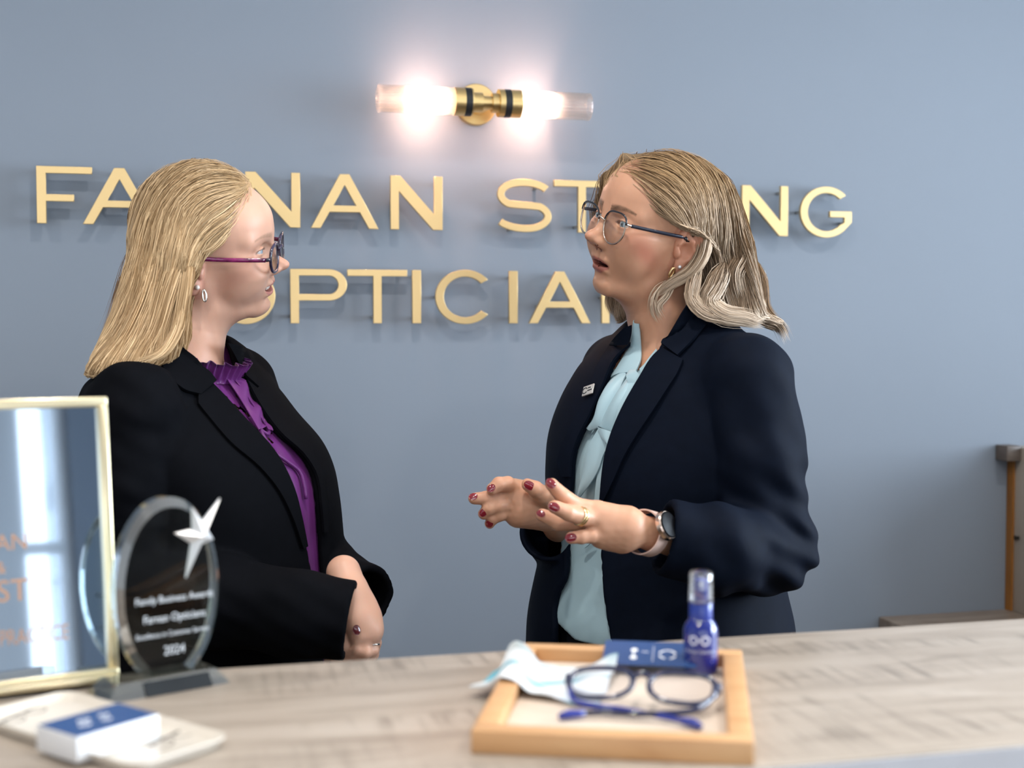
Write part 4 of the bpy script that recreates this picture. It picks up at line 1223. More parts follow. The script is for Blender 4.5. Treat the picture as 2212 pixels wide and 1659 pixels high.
join_into(bm0, [strand_o])
# ------------------------------------------------------------------ the woman on the right
B = Fig(1440, 2.03, 'woman in navy blazer and pale blue bow blouse, wavy hair, hands raised talking')
bL = B.L
phiB = math.radians(40)
nB = np.array([-math.cos(phiB), -math.sin(phiB), 0]); lB = np.array([math.sin(phiB), -math.cos(phiB), 0])
HB = head_frame((-.81, -.55, .18), (.52, -.80, -.28)); cB = bL(1407, 520, -.03)
PB = dict(skin=(.61, .325, .205), blush=(.46, .150, .095), lip=(.36, .105, .085), brow=(.085, .042, .02), brow_w=1.2, brow_k=.95, blush_k=.7, P=dict(mouth=.0036, smile=0.0, mw=.0225, eye=.0038, slim=.13, comp=1.14, tx=-.012, wx=([-.12, -.085, -.055, -.035, -.02, 0, .03, .06, .09, .13], [-.018, -.016, -.012, -.006, .001, .001, 0, 0, 0, 0])))
def toB(p): return (p - cB.astype(p.dtype)) @ HB.astype(p.dtype)
HB_M = Matrix.Translation(cB) @ Matrix([list(r) for r in HB]).to_4x4()

secB = [(712, 1478, .080, .060), (738, 1466, .130, .078), (773, 1456, .155, .098), (830, 1448, .176, .122), (890, 1440, .186, .140), (960, 1432, .190, .154), (1020, 1428, .188, .158), (1090, 1426, .184, .158), (1180, 1422, .186, .164), (1260, 1420, .196, .172), (1340, 1422, .208, .182), (1460, 1424, .215, .186), (1600, 1424, .215, .186)]
zB, xB, yB, rxB, ryB = secs(B, secB)
def torsoB(p):
    d = sd_loft(p, zB, xB, yB, rxB, ryB, math.radians(-50), 2.2)
    d = smin(d, sd_chain(p, [bL(1478, 715, -.01), bL(1552, 768, -.075), bL(1606, 812, -.135)], [.040, .044, .058], .02), .03)
    d = smin(d, sd_chain(p, [bL(1455, 718, .01), bL(1392, 752, .075), bL(1338, 800, .135)], [.042, .046, .056], .02), .03)
    return d
armBn = ([bL(1614, 820, -.140), bL(1638, 1000, -.165), bL(1662, 1184, -.170), bL(1555, 1186, -.262), bL(1432, 1160, -.274)], [.066, .063, .060, .056, .048])
armBf = ([bL(1340, 804, .138), bL(1275, 960, .160), bL(1248, 1150, .140), bL(1215, 1162, .05), bL(1184, 1150, -.060)], [.060, .056, .052, .048, .044])
def sleevesB(p):
    w = .0028 * vnoise(p * np.array([.6, .6, 1.4], np.float32), 34, 15) + .0015 * vnoise(p, 75, 16)
    # folds at the crook of the elbow and drag lines on the upper sleeve
    el = armBn[0][2]; r2 = ((p - el.astype(p.dtype)) ** 2).sum(1)
    w = w + .0045 * np.exp(-r2 / .010) * np.sin((p[:, 0] * 1.0 + p[:, 2] * 1.5) * 95) + .0025 * np.exp(-r2 / .05) * np.sin((p[:, 0] * 1.3 + p[:, 2] * .55) * 85 + 1)
    out = []
    for arm in (armBn, armBf):
        d = sd_chain(p, *arm, .02) + w; a, b = arm[0][-1], arm[0][-2]
        out.append(smax(d, (p - a.astype(np.float32)) @ unit(a - b).astype(np.float32), .004))
    return out
nearB = [(1430, 736), (1416, 764), (1384, 819), (1347, 887), (1324, 942), (1308, 997), (1299, 1052), (1295, 1091), (1294, 1185), (1297, 1236), (1302, 1291), (1309, 1348), (1322, 1420)]
farB = [(1363, 736), (1329, 773), (1302, 832), (1274, 896), (1247, 951), (1235, 988), (1232, 1034), (1228, 1090), (1222, 1190), (1218, 1249), (1196, 1300), (1196, 1345), (1196, 1420)]
sN_B, PnB = edge_fn(B, nearB, torsoB, lB, zB, xB)
sF_B, PfB = edge_fn(B, farB, torsoB, lB, zB, xB)
def openB(p):
    c = hermite(zB, xB)(p[:, 2]); s = (p[:, 0] - c) * lB[0] + p[:, 1] * lB[1]; fr = (p[:, 0] - c) * nB[0] + p[:, 1] * nB[1]
    d = np.maximum(s - sN_B(p[:, 2]), sF_B(p[:, 2]) - s)
    return np.maximum(d, -fr + .02)
neckB_pts = [cB + HB @ vec(-.020, 0, -.045), bL(1428, 660, -.012), bL(1446, 752, -.005)]
def neckB(p): return sd_chain(p, neckB_pts, [.052, .049, .060], .02)
def blazerB(p):
    d = torsoB(p) + .0016 * vnoise(p, 28, 19)
    for s in sleevesB(p): d = smin(d, s, .006)
    d = smax(d, -openB(p), .004)
    d = smax(d, -(torsoB(p) + .011), .003)
    d = smax(d, -(neckB(p) - .010), .006)
    for arm, r in ((armBn, .043), (armBf, .038)):
        a, b = arm[0][-1], arm[0][-2]; t = unit(b - a)
        d = smax(d, -sd_cone(p, a - t * .05, a + t * .045, r, r - .004), .003)
    return smax(d, bL(1440, 1540)[2] - p[:, 2], .004)
NAVY = mat('navy_wool', (.0022, .0046, .0118), .72, spec=.09, noise=.12, nscale=60, bump=.12, bscale=1400)
loB = (bL(1100, 900, 0)[0], -.47, bL(1440, 1560)[2]); hiB = (bL(1790, 900, -.1)[0], .28, bL(1440, 640)[2])
sdf_object('blazer', blazerB, loB, hiB, .0042, NAVY, B.root, slack=1.8)
solB = lambda p: torsoB(p)
cloth_patch(B, 'lapel', [(1430, 752), (1413, 770), (1384, 820), (1348, 888), (1325, 942), (1309, 997), (1302, 1040), (1297, 1080)], [(1476, 778), (1464, 806), (1446, 834), (1411, 888), (1375, 942), (1348, 988), (1326, 1038), (1302, 1088)], solB, NAVY, B.root, 32, 9, .004, .004, lambda u, v: .006 * (1 - v) * math.sin(u * 3.1) + .0025)
cloth_patch(B, 'collar', [(1492, 640), (1474, 668), (1456, 700), (1440, 730), (1432, 748)], [(1530, 655), (1531, 686), (1510, 718), (1490, 742), (1464, 768)], lambda p: np.minimum(solB(p), neckB(p) - .020), NAVY, B.root, 20, 8, .006, .004, lambda u, v: .006 * (1 - v) + .002)
cloth_patch(B, 'lapel', [(1366, 742), (1330, 774), (1303, 832), (1275, 896), (1248, 951), (1236, 988), (1233, 1030)], [(1322, 742), (1292, 790), (1272, 850), (1240, 910), (1218, 960), (1207, 1000), (1216, 1030)], solB, NAVY, B.root, 26, 6, .003, .004, lambda u, v: .003)
cloth_patch(B, 'collar', [(1364, 702), (1364, 716), (1362, 728), (1358, 744)], [(1350, 708), (1340, 718), (1328, 732), (1318, 748)], lambda p: np.minimum(solB(p), neckB(p) - .022), NAVY, B.root, 12, 6, .004, .004, lambda u, v: .003)

# blouse with a tied bow
SKY = mat('pale_blue_satin', (.395, .560, .625), .40, spec=.4, noise=.02, nscale=30, sheen=.08)
def blouseB(p):
    d = torsoB(p) + .015 + .0016 * np.sin((p[:, 0] * .8 + p[:, 1]) * 120 + p[:, 2] * 16) - .006 * np.exp(-((p[:, 2] - bL(1250, 1318)[2]) / .03) ** 2)
    d = np.maximum(d, openB(p) - .035)
    d = np.maximum(smax(d, -(neckB(p) - .001), .004), p[:, 2] - bL(1400, 796)[2])
    hem = bL(1250, 1347)[2] + np.clip(bL(1235, 1340)[0] - p[:, 0], 0, .1) * .75
    return np.maximum(d, hem - p[:, 2])
sdf_object('blouse', blouseB, (bL(1140, 1000)[0], -.32, bL(1440, 1370)[2]), (bL(1500, 800)[0], .2, bL(1440, 660)[2]), .0035, SKY, B.root, slack=2.2)
onB = lambda p: np.minimum(torsoB(p) + .013, neckB(p) - .004)
ctr = []
def sky_patch(name, a, b, off, nu=18, nv=8, lift=None): return cloth_patch(B, name, a, b, onB, SKY, B.root, nu, nv, off, .0022, lift)
sky_patch('neck_band', [(1368, 692), (1362, 730), (1345, 770), (1318, 815)], [(1380, 700), (1383, 740), (1384, 775), (1372, 805)], .003, lift=lambda u, v: .006 * math.sin(v * 3.1))
sky_patch('neck_band', [(1384, 800), (1394, 790), (1405, 775), (1420, 757)], [(1390, 815), (1402, 808), (1412, 795), (1425, 775)], .004, lift=lambda u, v: .004)
sky_patch('bow_loop', [(1350, 800), (1325, 818), (1300, 860), (1280, 910), (1266, 925)], [(1352, 808), (1338, 850), (1318, 890), (1292, 924), (1272, 930)], .008, lift=lambda u, v: .010 * math.sin(u * 3.1) * (.4 + math.sin(v * 3.1)))
sky_patch('bow_loop', [(1362, 804), (1345, 835), (1318, 880), (1292, 920)], [(1384, 806), (1372, 850), (1345, 900), (1322, 935)], .010, lift=lambda u, v: .009 * math.sin(u * 3.1) * (.5 + math.sin(v * 3.1)))
sky_patch('bow_loop', [(1366, 802), (1352, 850), (1336, 900), (1322, 934)], [(1390, 812), (1378, 850), (1356, 890), (1332, 935)], .014, lift=lambda u, v: .008 * math.sin(u * 3.1))
sky_patch('bow_knot', [(1354, 806), (1358, 800), (1372, 798)], [(1358, 830), (1370, 828), (1386, 815)], .018, 10, 6, lift=lambda u, v: .004 * math.sin(v * 3.1))
sky_patch('bow_fold', [(1290, 922), (1300, 948), (1316, 966)], [(1328, 936), (1326, 952), (1320, 966)], .018, 10, 8, lift=lambda u, v: .004 * math.sin(v * 3.1))
sky_patch('bow_tail', [(1292, 926), (1268, 970), (1258, 1020), (1250, 1055), (1249, 1070)], [(1314, 962), (1302, 985), (1294, 1010), (1284, 1030), (1252, 1074)], .012, lift=lambda u, v: .004 * math.sin(v * 3.1))
sky_patch('bow_tail', [(1308, 966), (1298, 1000), (1290, 1045), (1286, 1090)], [(1320, 966), (1309, 1000), (1302, 1045), (1298, 1090)], .006, lift=lambda u, v: .003)
sky_patch('bow_tail', [(1264, 1170), (1262, 1175), (1259, 1180)], [(1285, 1160), (1270, 1178), (1262, 1184)], .008, 8, 5)

# name badge on the far lapel
BADGE = mat('badge_plate', (.62, .60, .57), .35, .4)
P4 = B.cast(lambda p: torsoB(p) - .012, np.array([(1263, 836), (1286, 828), (1279, 850), (1256, 857)]))
ex, ez = unit(P4[1] - P4[0]), unit(P4[0] - P4[3])
bw, bh = np.linalg.norm(P4[1] - P4[0]), np.linalg.norm(P4[0] - P4[3])
en = unit(np.cross(ex, ez)); ez = np.cross(en, ex)
bo = MB().box(-bw / 2, bw / 2, -bh / 2, bh / 2, -.001, .0012).build('name_badge', BADGE, B.root, bevel=.0006)
Mb = Matrix([[*(float(v) for v in (ex[i], ez[i], en[i])), float(P4.mean(0)[i])] for i in range(3)] + [[0, 0, 0, 1]])
bo.matrix_local = Mb
DARKP = mat('dark_print', (.03, .03, .035), .5)
rg = flat_shape('badge_print', [arc(0, 0, bh * .34, bh * .34, 30, 330, 20) + arc(0, 0, bh * .24, bh * .24, 330, 30, 20)], .0003, DARKP, bo); rg.location = (-bw * .28, 0, .0012)
for i, (w_, y_) in enumerate(((.26, .14), (.40, -.14))):
    l_ = flat_shape('badge_print', [[(0, 0), (bw * w_, 0), (bw * w_, bh * .12), (0, bh * .12)]], .0003, DARKP, bo); l_.location = (-bw * .02, y_ * bh, .0012)

# skin
def bodyB_head(p):
    q = toB(p); d = head_sdf(warp(q, PB['P']), PB['P'])
    for s in (1, -1): d = smin(d, ear_sdf(q, s), .004)
    d = smin(d, neckB(p), .022)
    return smin(d, torsoB(p) + .020, .02)
SKINB = skin_mat('tanned_skin')
zcB = bL(1440, 808)[2]
bodyB = sdf_object('body', lambda p: np.maximum(bodyB_head(p), zcB - p[:, 2]), (cB[0] - .15, -.22, zcB - .01), (cB[0] + .17, .19, cB[2] + .15), .0017, SKINB, B.root, color=lambda V: face_color(warp(toB(V), PB['P']), PB))
eye_parts(HB_M, B.root, (1, .15, -.05), (.28, .36, .40), PB['P'])
teeth(HB_M, B.root, PB['P'])
def chB(*pts): return [bL(*p) for p in pts]
# near hand (back of the hand to the viewer)
NH = [(chB((1470, 1170, -0.2500), (1415, 1156, -0.2900), (1360, 1140, -0.3130)), [.0235, .0205, .0220]), (chB((1352, 1128, -0.3150), (1290, 1113, -0.3200)), [.0205, .0188]), (chB((1352, 1150, -0.3150), (1305, 1146, -0.3200)), [.0205, .0185]),
      (chB((1340, 1166, -0.3130), (1300, 1162, -0.3170)), [.0165, .013])]
NF = [(chB((1290, 1104, -0.3200), (1246, 1093, -0.3300), (1214, 1070, -0.3400), (1192, 1047, -0.3450)), [.0125, .0108, .0098, .0082]),      # middle, lifted
      (chB((1290, 1120, -0.3230), (1256, 1116, -0.3400), (1226, 1107, -0.3550), (1198, 1095, -0.3630)), [.0125, .0112, .0102, .0085]),      # ring
      (chB((1292, 1112, -0.3100), (1246, 1128, -0.3100), (1208, 1129, -0.3100), (1172, 1113, -0.3100)), [.0125, .0115, .0108, .0085]),      # index, below
      (chB((1306, 1156, -0.3200), (1278, 1157, -0.3330), (1256, 1160, -0.3390), (1234, 1162, -0.3430)), [.0110, .0096, .0088, .0076]),      # little
      (chB((1345, 1120, -0.2900), (1300, 1135, -0.2650), (1262, 1140, -0.2530)), [.017, .013, .010])]                                      # thumb, behind
# far hand (palm to the viewer)
FH = [(chB((1206, 1138, -.03), (1188, 1106, -.100)), [.023, .0235]), (chB((1188, 1100, -.115), (1130, 1083, -.150)), [.024, .023]), (chB((1176, 1112, -.115), (1120, 1110, -.150)), [.022, .020]), (chB((1160, 1075, -.12), (1110, 1062, -.15)), [.020, .018])]
FF = [(chB((1118, 1058, -.150), (1096, 1046, -.168), (1078, 1046, -.178), (1064, 1056, -.182)), [.0125, .0110, .0102, .0085]),      # index
      (chB((1110, 1068, -.152), (1076, 1074, -.165), (1050, 1076, -.172), (1024, 1077, -.175)), [.0125, .0108, .0098, .0080]),      # middle
      (chB((1104, 1090, -.154), (1075, 1092, -.170), (1056, 1098, -.174), (1045, 1110, -.172)), [.0120, .0105, .0096, .0080]),      # ring
      (chB((1100, 1106, -.152), (1078, 1112, -.165), (1064, 1120, -.166), (1058, 1131, -.164)), [.0110, .0096, .0086, .0072]),      # little
      (chB((1196, 1092, -.130), (1172, 1070, -.165), (1156, 1056, -.178), (1140, 1047, -.182)), [.0165, .0125, .0112, .0088])]      # thumb
def hand_fn(H, Fg):
    def f(p):
        d = None
        for pts, r in H:
            e = sd_chain(p, pts, r, .01); d = e if d is None else smin(d, e, .014)
        for pts, r in Fg: d = smin(d, sd_chain(p, pts, r, .002), .0045)
        return d + .00015 * vnoise(p, 300, 8)
    return f
handB1, handB2 = hand_fn(NH, NF), hand_fn(FH, FF)
def fist_color(tips):
    base = skin_plain(PB)
    def c(V):
        col = base(V)
        for t in tips:
            k = np.exp(-((V - t) ** 2).sum(1) / .012**2)[:, None] * .25
            col = col * (1 - k) + np.array(PB['blush']) * k
        return col
    return c
def bounds(H, Fg, m=.035):
    a = np.concatenate([np.array(p) for p, _ in H + Fg]); return a.min(0) - m, a.max(0) + m
h1 = sdf_object('hand_a', handB1, *bounds(NH, NF), .0016, None, B.root, color=fist_color([f[0][-1] for f in NF]))
h2 = sdf_object('hand_b', handB2, *bounds(FH, FF), .0016, None, B.root, color=fist_color([f[0][-1] for f in FF]))
h3 = sdf_object('trunk', lambda p: np.maximum(torsoB(p) + .030, p[:, 2] - zcB - .01), loB, hiB, .012, None, B.root, color=skin_plain(PB), levels=2)
join_into(bodyB, [h1, h2, h3])
NAILB = mat('red_nail_polish', (.20, .008, .018), .12, coat=1.0)
def nail_on(f, px, py, t, w=.0056, l=.0075, dy=-.6):
    c = B.cast(f, np.array([(px, py)]), dy)[0]; n = unit(grad(f, c[None], .001))[0]
    nail(bodyB, c + n * .0008, n, t, w, l, NAILB)
for px, py, i in ((1190, 1044, 0), (1197, 1095, 1), (1233, 1161, 3)):
    P_ = NF[i][0]; nail_on(handB1, px, py, P_[-1] - P_[-2])
P_ = NF[2][0]; nail_on(handB1, 1168, 1109, P_[-1] - P_[-2], .0045, .006)
for px, py, i in ((1061, 1054, 0), (1022, 1072, 1), (1043, 1108, 2), (1057, 1132, 3), (1144, 1049, 4)):
    P_ = FF[i][0]; nail_on(handB2, px, py, P_[-1] - P_[-2], .0052 if i != 4 else .0062, .0062 if i != 4 else .0085)
GOLD = mat('gold', (.88, .68, .36), .18, 1.0)
for px, py, w in ((1256, 1116, .0016), (1251, 1114, .0014)):
    P_ = NF[1][0]; k = (px - 1226) / 30.0
    c = P_[2] + (P_[1] - P_[2]) * k
    ring(B, c, P_[1] - P_[2], .0114, w, GOLD, B.root)
# earrings
DIAM = mat('diamond', (.9, .9, .92), .05, .6, coat=1)
MB().sphere(hp(HB_M, (-.002, .0790, -.0205)), .0030, 12, 8).build('earring_stud', DIAM, B.root, smooth=True)
hb = [hp(HB_M, (.0075 + .0030 * math.cos(t), .0775 + .0012 * math.sin(t), -.0315 + .0075 * math.sin(t))) for t in np.linspace(0, 2 * PI, 24)[:-1]]
MB().tube(hb, .0017, 8, closed=True).build('earring_hoop', GOLD, B.root, smooth=True)
MB().sphere(hp(HB_M, (-.022, .087, .021)), .0018, 10, 6).build('earring_stud', DIAM, B.root, smooth=True)

# hair
xbB = hermite([-.25, -.035, .026, .036, .053, .078, .092, .14], [-.045, -.038, -.024, .030, .056, .070, .076, .10])
curB = [(400, 1450, 1572), (450, 1470, 1600), (510, 1505, 1622), (560, 1503, 1632), (600, 1490, 1640), (640, 1480, 1646), (668, 1486, 1654), (690, 1520, 1668)]
zhB = np.array([B.z(c[0]) for c in curB])[::-1]; xhB = np.array([B.L((c[1] + c[2]) / 2, c[0])[0] for c in curB])[::-1]
rhB = np.array([(c[2] - c[1]) / 2 / 1430 for c in curB])[::-1]; dhB = np.array([.085, .090, .095, .097, .098, .096, .092, .075])[::-1]
yhB = np.array([.03, .03, .030, .026, .020, .012, .0, -.02])[::-1]
def hairB_hull(p):
    q = toB(p); x, y, z = q[:, 0], q[:, 1], q[:, 2]
    cap = sd_ell(q, (-.012, 0, .048), (.108, .089, .091))
    cut = x - xbB(z) - .026 * np.clip(1 - (y / .075) ** 2, 0, 1)
    cut = np.where(y < 0, cut - .022 * np.clip(-y / .05, 0, 1), cut)
    cap = smax(cap, cut * .8, .010)
    cur = sd_loft(p, zhB, xhB, yhB, rhB, dhB, 0.0, 2.2)
    d = smin(cap, cur, .025)
    d = smin(d, sd_chain(p, [bL(1350, 400, .045), bL(1342, 520, .085), bL(1350, 620, .075), bL(1345, 672, .06)], [.012, .020, .022, .012], .01), .012)
    d = smin(d, sd_chain(q, [(.046, -.012, .116), (.064, -.040, .102), (.066, -.064, .066), (.045, -.080, .020), (.010, -.085, -.040)], [.006, .010, .012, .016, .018], .01), .010)
    low = np.clip((cB[2] + .03 - p[:, 2]) / .12, 0, 1)
    # big loose waves
    return d + low * (.0050 * np.sin(p[:, 0] * 105 - p[:, 2] * 22 + 1.0 * np.sin(p[:, 2] * 42)) * 1.0)
HAIRB = hair_mat('wavy_hair', .52, .28)
hm = sdf_object('hair', lambda p: hairB_hull(p) + .004, (bL(1280, 400)[0], -.2, bL(1440, 760)[2]), (bL(1730, 700)[0], .22, cB[2] + .18), .004, HAIRB, B.root, color=lambda V: np.array([.21, .14, .078]) + np.clip((cB[2] + .09 - V[:, 2]) / .16, 0, 1)[:, None] * np.array([.17, .16, .15]))
rng = np.random.RandomState(5)
sdB = seeds_from(hm.data, 18000, lambda V: V[:, 2] > bL(1440, 690)[2], rng)
def flowB(p):
    q = toB(p); g = np.zeros_like(p); g[:, 2] = -1
    low = np.clip((cB[2] + .02 - p[:, 2]) / .16, 0, 1)
    fr = np.clip((q[:, 0] + .0) / .06, 0, 1) * np.clip((q[:, 2] - .0) / .05, 0, 1)
    g[:, 0] = .20 + 1.0 * fr * (q[:, 1] > -.02) + .25 * low * np.sin((cB[2] - p[:, 2]) * 34 + p[:, 0] * 10)
    top = np.clip((q[:, 2] - .095) / .04, 0, 1)
    g[:, 0] += .9 * top * (q[:, 1] > -.02); g[:, 1] = -np.sign(q[:, 1] + .015) * top * .8
    end = np.clip((bL(1440, 655)[2] - p[:, 2]) / .03, 0, 1); g[:, 0] += 1.6 * end * (p[:, 0] > bL(1540, 650)[0])
    return g
depB = rng.uniform(-.004, .0030, len(sdB))
SB = comb_hair(hairB_hull, sdB, flowB, 24, .0145, depB, rng, wave=.10, wl=.11)
zeB = bL(1440, 682)[2] - np.clip((SB[:, :, 0] - bL(1540, 650)[0]) * .34, -.02, .06) + rng.normal(0, .008, len(sdB))[:, None]
alB = (SB[:, :, 2] > zeB).sum(1) / SB.shape[1]
lnB = np.clip(np.minimum(alB, rng.uniform(.4, 1.0, len(sdB))), .10, 1)
clB = .5 + .5 * np.sin(sdB[:, 0] * 150 + sdB[:, 1] * 110 + 2 * np.sin(sdB[:, 2] * 25))
tB = np.clip(.5 * rng.uniform(0, 1, len(sdB)) + .5 * clB, 0, 1)[:, None]
cTop = np.array([.20, .118, .054]) * (1 - tB) + np.array([.46, .295, .15]) * tB
cLow = np.array([.33, .235, .155]) * (1 - tB) + np.array([.68, .54, .41]) * tB
w_ = np.clip((cB[2] + .09 - SB[:, :, 2]) / .16, 0, 1)[..., None]
colB = cTop[:, None] * (1 - w_) + cLow[:, None] * w_
join_into(hm, [strands_mesh('strands', SB, lnB, rng.uniform(.0003, .0008, len(sdB)), colB, HAIRB, B.root, cB)])
GB = [([(1500, 440, -.070), (1524, 500, -.084), (1518, 550, -.092), (1490, 590, -.096), (1452, 612, -.096), (1414, 640, -.090)], .012, .006, 840, 1),
      ([(1570, 560, -.075), (1545, 620, -.098), (1530, 655, -.108), (1560, 680, -.112), (1610, 688, -.105), (1655, 702, -.09)], .018, .008, 1040, 1),
      ([(1520, 560, -.085), (1500, 610, -.100), (1496, 645, -.108), (1520, 672, -.112), (1575, 684, -.112), (1640, 695, -.10)], .012, .008, 800, 1),
      ([(1636, 560, .0), (1642, 620, -.02), (1652, 675, -.04), (1676, 700, -.05), (1704, 722, -.05)], .014, .009, 640, 1), ([(1620, 640, -.05), (1650, 690, -.06), (1680, 702, -.06), (1704, 744, -.06)], .010, .009, 400, 1),
      ([(1440, 605, -.095), (1414, 640, -.092), (1412, 670, -.085), (1430, 705, -.08)], .006, .008, 40, 1), ([(1460, 600, -.095), (1440, 640, -.092), (1424, 660, -.09), (1438, 690, -.085)], .005, .006, 40, 1),
      ([(1345, 540, .09), (1340, 610, .085), (1326, 650, .07), (1340, 688, .05)], .014, .012, 520, 1), ([(1430, 470, -.078), (1440, 492, -.083), (1452, 512, -.085), (1450, 535, -.083)], .005, .004, 120, 0),
      ([(1592, 470, -.04), (1606, 540, -.05), (1585, 600, -.075), (1600, 660, -.08)], .014, .012, 800, 1)]
for g_, r0_, r1_, n_, low_ in GB:
    LP = lock_paths([bL(*q_) for q_ in g_], r0_, r1_, n_, rng)
    tq_ = np.clip(rng.beta(1.3, 1.2, n_), 0, 1)[:, None]
    ca_ = np.array([.20, .118, .054]) * (1 - tq_) + np.array([.46, .295, .15]) * tq_; cb_ = np.array([.33, .235, .155]) * (1 - tq_) + np.array([.68, .54, .41]) * tq_
    ww = np.clip((cB[2] + .09 - LP[:, :, 2]) / .16, 0, 1)[..., None]
    join_into(hm, [strands_mesh('strands', LP, rng.uniform(.8, 1, n_), rng.uniform(.0004, .0008, n_), ca_[:, None] * (1 - ww) + cb_[:, None] * ww, HAIRB, B.root, cB)])
# ------------------------------------------------------------------ trousers, shoes, glasses, watch
TROUSER = mat('black_trouser_cloth', (.005, .006, .009), .8, spec=.15, bump=.1, bscale=1200)
SHOE = mat('black_leather', (.010, .010, .011), .35, coat=.2)
def lower_body(fig, torso, n, lat, zc, xc, pyw):
    zw = fig.L(CX, pyw)[2]; x0 = float(hermite(zc, xc)(np.array([fig.L(CX, 1400)[2]]))[0])
    hips = [vec(x0, 0, .90) + lat * s * .088 for s in (1, -1)]
    ank = [vec(x0, 0, .05) + lat * s * .11 + n * .0 for s in (1, -1)]
    def f(p):
        d = np.maximum(torso(p) + .026, np.maximum(p[:, 2] - zw, .80 - p[:, 2]))
        for h_, a_ in zip(hips, ank):
            k_ = (h_ + a_) / 2 + n * .015
            d = smin(d, sd_chain(p, [h_ - vec(0, 0, .05), k_, a_], [.098, .072, .066], .02), .03)
        return np.maximum(d, .035 - p[:, 2])
    sdf_object('trousers', f, (x0 - .32, -.35, 0), (x0 + .32, .35, zw + .02), .012, TROUSER, fig.root, levels=3)
    for a_ in ank:
        c = vec(a_[0], a_[1], 0)
        def g(p):
            r = p - c; u = r @ n; v = r @ lat
            q = np.stack([u, v, p[:, 2]], 1)
            d = smin(sd_ell(q, (.055, 0, .020), (.105, .040, .040)), sd_ell(q, (-.035, 0, .035), (.045, .034, .050)), .02)
            return smax(d, -p[:, 2] + .0005, .003)
        sdf_object('shoe', g, c - vec(.2, .2, .01), c + vec(.2, .2, .12), .008, SHOE, fig.root, levels=3)
lower_body(A, torsoA, nA, lA, zA, xA, 1400)
lower_body(B, torsoB, nB, lB, zB, xB, 1325)

def lens_outline(shape, n=40):
    """half-lens outline (y outward, z up) in metres, centred"""
    out = []
    for i in range(n):
        t = 2 * PI * i / n; c, s = math.cos(t), math.sin(t)
        if shape == 'cat':
            ex = .46
            y = .0240 * np.sign(c) * abs(c) ** .80; z = .0225 * np.sign(s) * abs(s) ** .88
            if s > 0: z += .0050 * max(0, c) ** 1.3; y += .0040 * max(0, c) * s
            if s < 0: y *= (1 - .16 * abs(s) ** 1.5)
        else:
            y = .0245 * np.sign(c) * abs(c) ** .75; z = .0195 * np.sign(s) * abs(s) ** .75
            if s < 0: y *= (1 - .10 * abs(s))
        out.append((y, z))
    return out

LENS = clear_mat('lens_glass', (.99, .99, .995), .02, .03, .30)
def eyeglasses(name, label, M, shape, x0, z0, gap, rim, mr, mt, mtip, temple_r, ear=(-.012, .079, .026), tilt=.12, wrap=.10, parent=None, loc=(0, 0, 0), folded=False, accent=None):
    """M: frame of the head (4x4 in world)"""
    t = thing(name, label, 'eyeglasses', tuple(M.translation), rot=M.to_euler())
    for s in (1, -1):
        c = np.array([x0, s * gap, z0])
        def pt(y, z, dx=0.0, s=s, c=c):
            return c + np.array([-tilt * -z * 1.0 - wrap * max(0, y) - .8 * y * y * 2 + dx, s * y, z])
        O = [pt(y, z) for y, z in lens_outline(shape)]
        r = MB().tube(O, rim, 10, closed=True, flat=1.1).build('rim', mr, t, smooth=True)
        if accent is not None:
            L_ = lens_outline(shape, 40)
            up_ = [pt(y * 1.03, z * 1.03, .0008) for (y, z) in L_[1:20]]
            MB().tube(up_, rim * 1.05, 10).build('brow_rim', accent, r, smooth=True)
        g = MB(); L2 = [(y * .97, z * .97) for y, z in lens_outline(shape)]
        ring_n = 5; vs = [pt(0, 0, .0015)]; fs = []
        n = len(L2)
        for k in range(1, ring_n + 1):
            vs += [pt(y * k / ring_n, z * k / ring_n, .0015 * (1 - (k / ring_n) ** 2)) for y, z in L2]
        for i in range(n): fs.append((0, 1 + i, 1 + (i + 1) % n))
        for k in range(ring_n - 1):
            for i in range(n): fs.append((1 + k * n + i, 1 + (k + 1) * n + i, 1 + (k + 1) * n + (i + 1) % n, 1 + k * n + (i + 1) % n))
        g.add(vs, fs if s > 0 else [tuple(reversed(q)) for q in fs]).build('lens', LENS, t, smooth=True)
        hinge = pt(.0258, .0110 if shape == 'cat' else .004)
        hb_ = hinge + np.array([-.006, s * .003, 0])
        MB().tube([hinge, hb_], [rim * 1.3, rim * 1.2], 8).build('hinge', SILVER if shape == 'cat' else mr, t, smooth=True)
        e = np.array([ear[0], s * ear[1], ear[2]])
        P = [hb_, hb_ + (e - hb_) * .35 + np.array([0, s * .003, 0]), hb_ + (e - hb_) * .7 + np.array([0, s * .003, .0]), e]
        P = list(resample(P, 14)); P2 = [e, e + np.array([-.012, -s * .002, -.005]), e + np.array([-.030, -s * .004, -.028])]
        MB().tube(P, [temple_r] * len(P), 8, flat=.55, up=(0, 0, 1)).build('temple', mt, t, smooth=True)
        MB().tube(list(resample(P2, 8)), [temple_r * 1.1] * 8, 8, flat=.6).build('temple_tip', mtip, t, smooth=True)
        pad = pt(-.0205, -.006, -.006)
        MB().sphere(pad, (.002, .0015, .004), 10, 6).build('nose_pad', LENS, t, smooth=True)
    a = np.array([x0 + .001, gap - .0225, z0 + .006]); b = a * np.array([1, -1, 1]); m_ = np.array([x0 + .005, 0, z0 + .009])
    MB().tube(list(resample([a, m_, b], 9)), rim * 1.1, 8).build('bridge', mr, t, smooth=True)
    return t

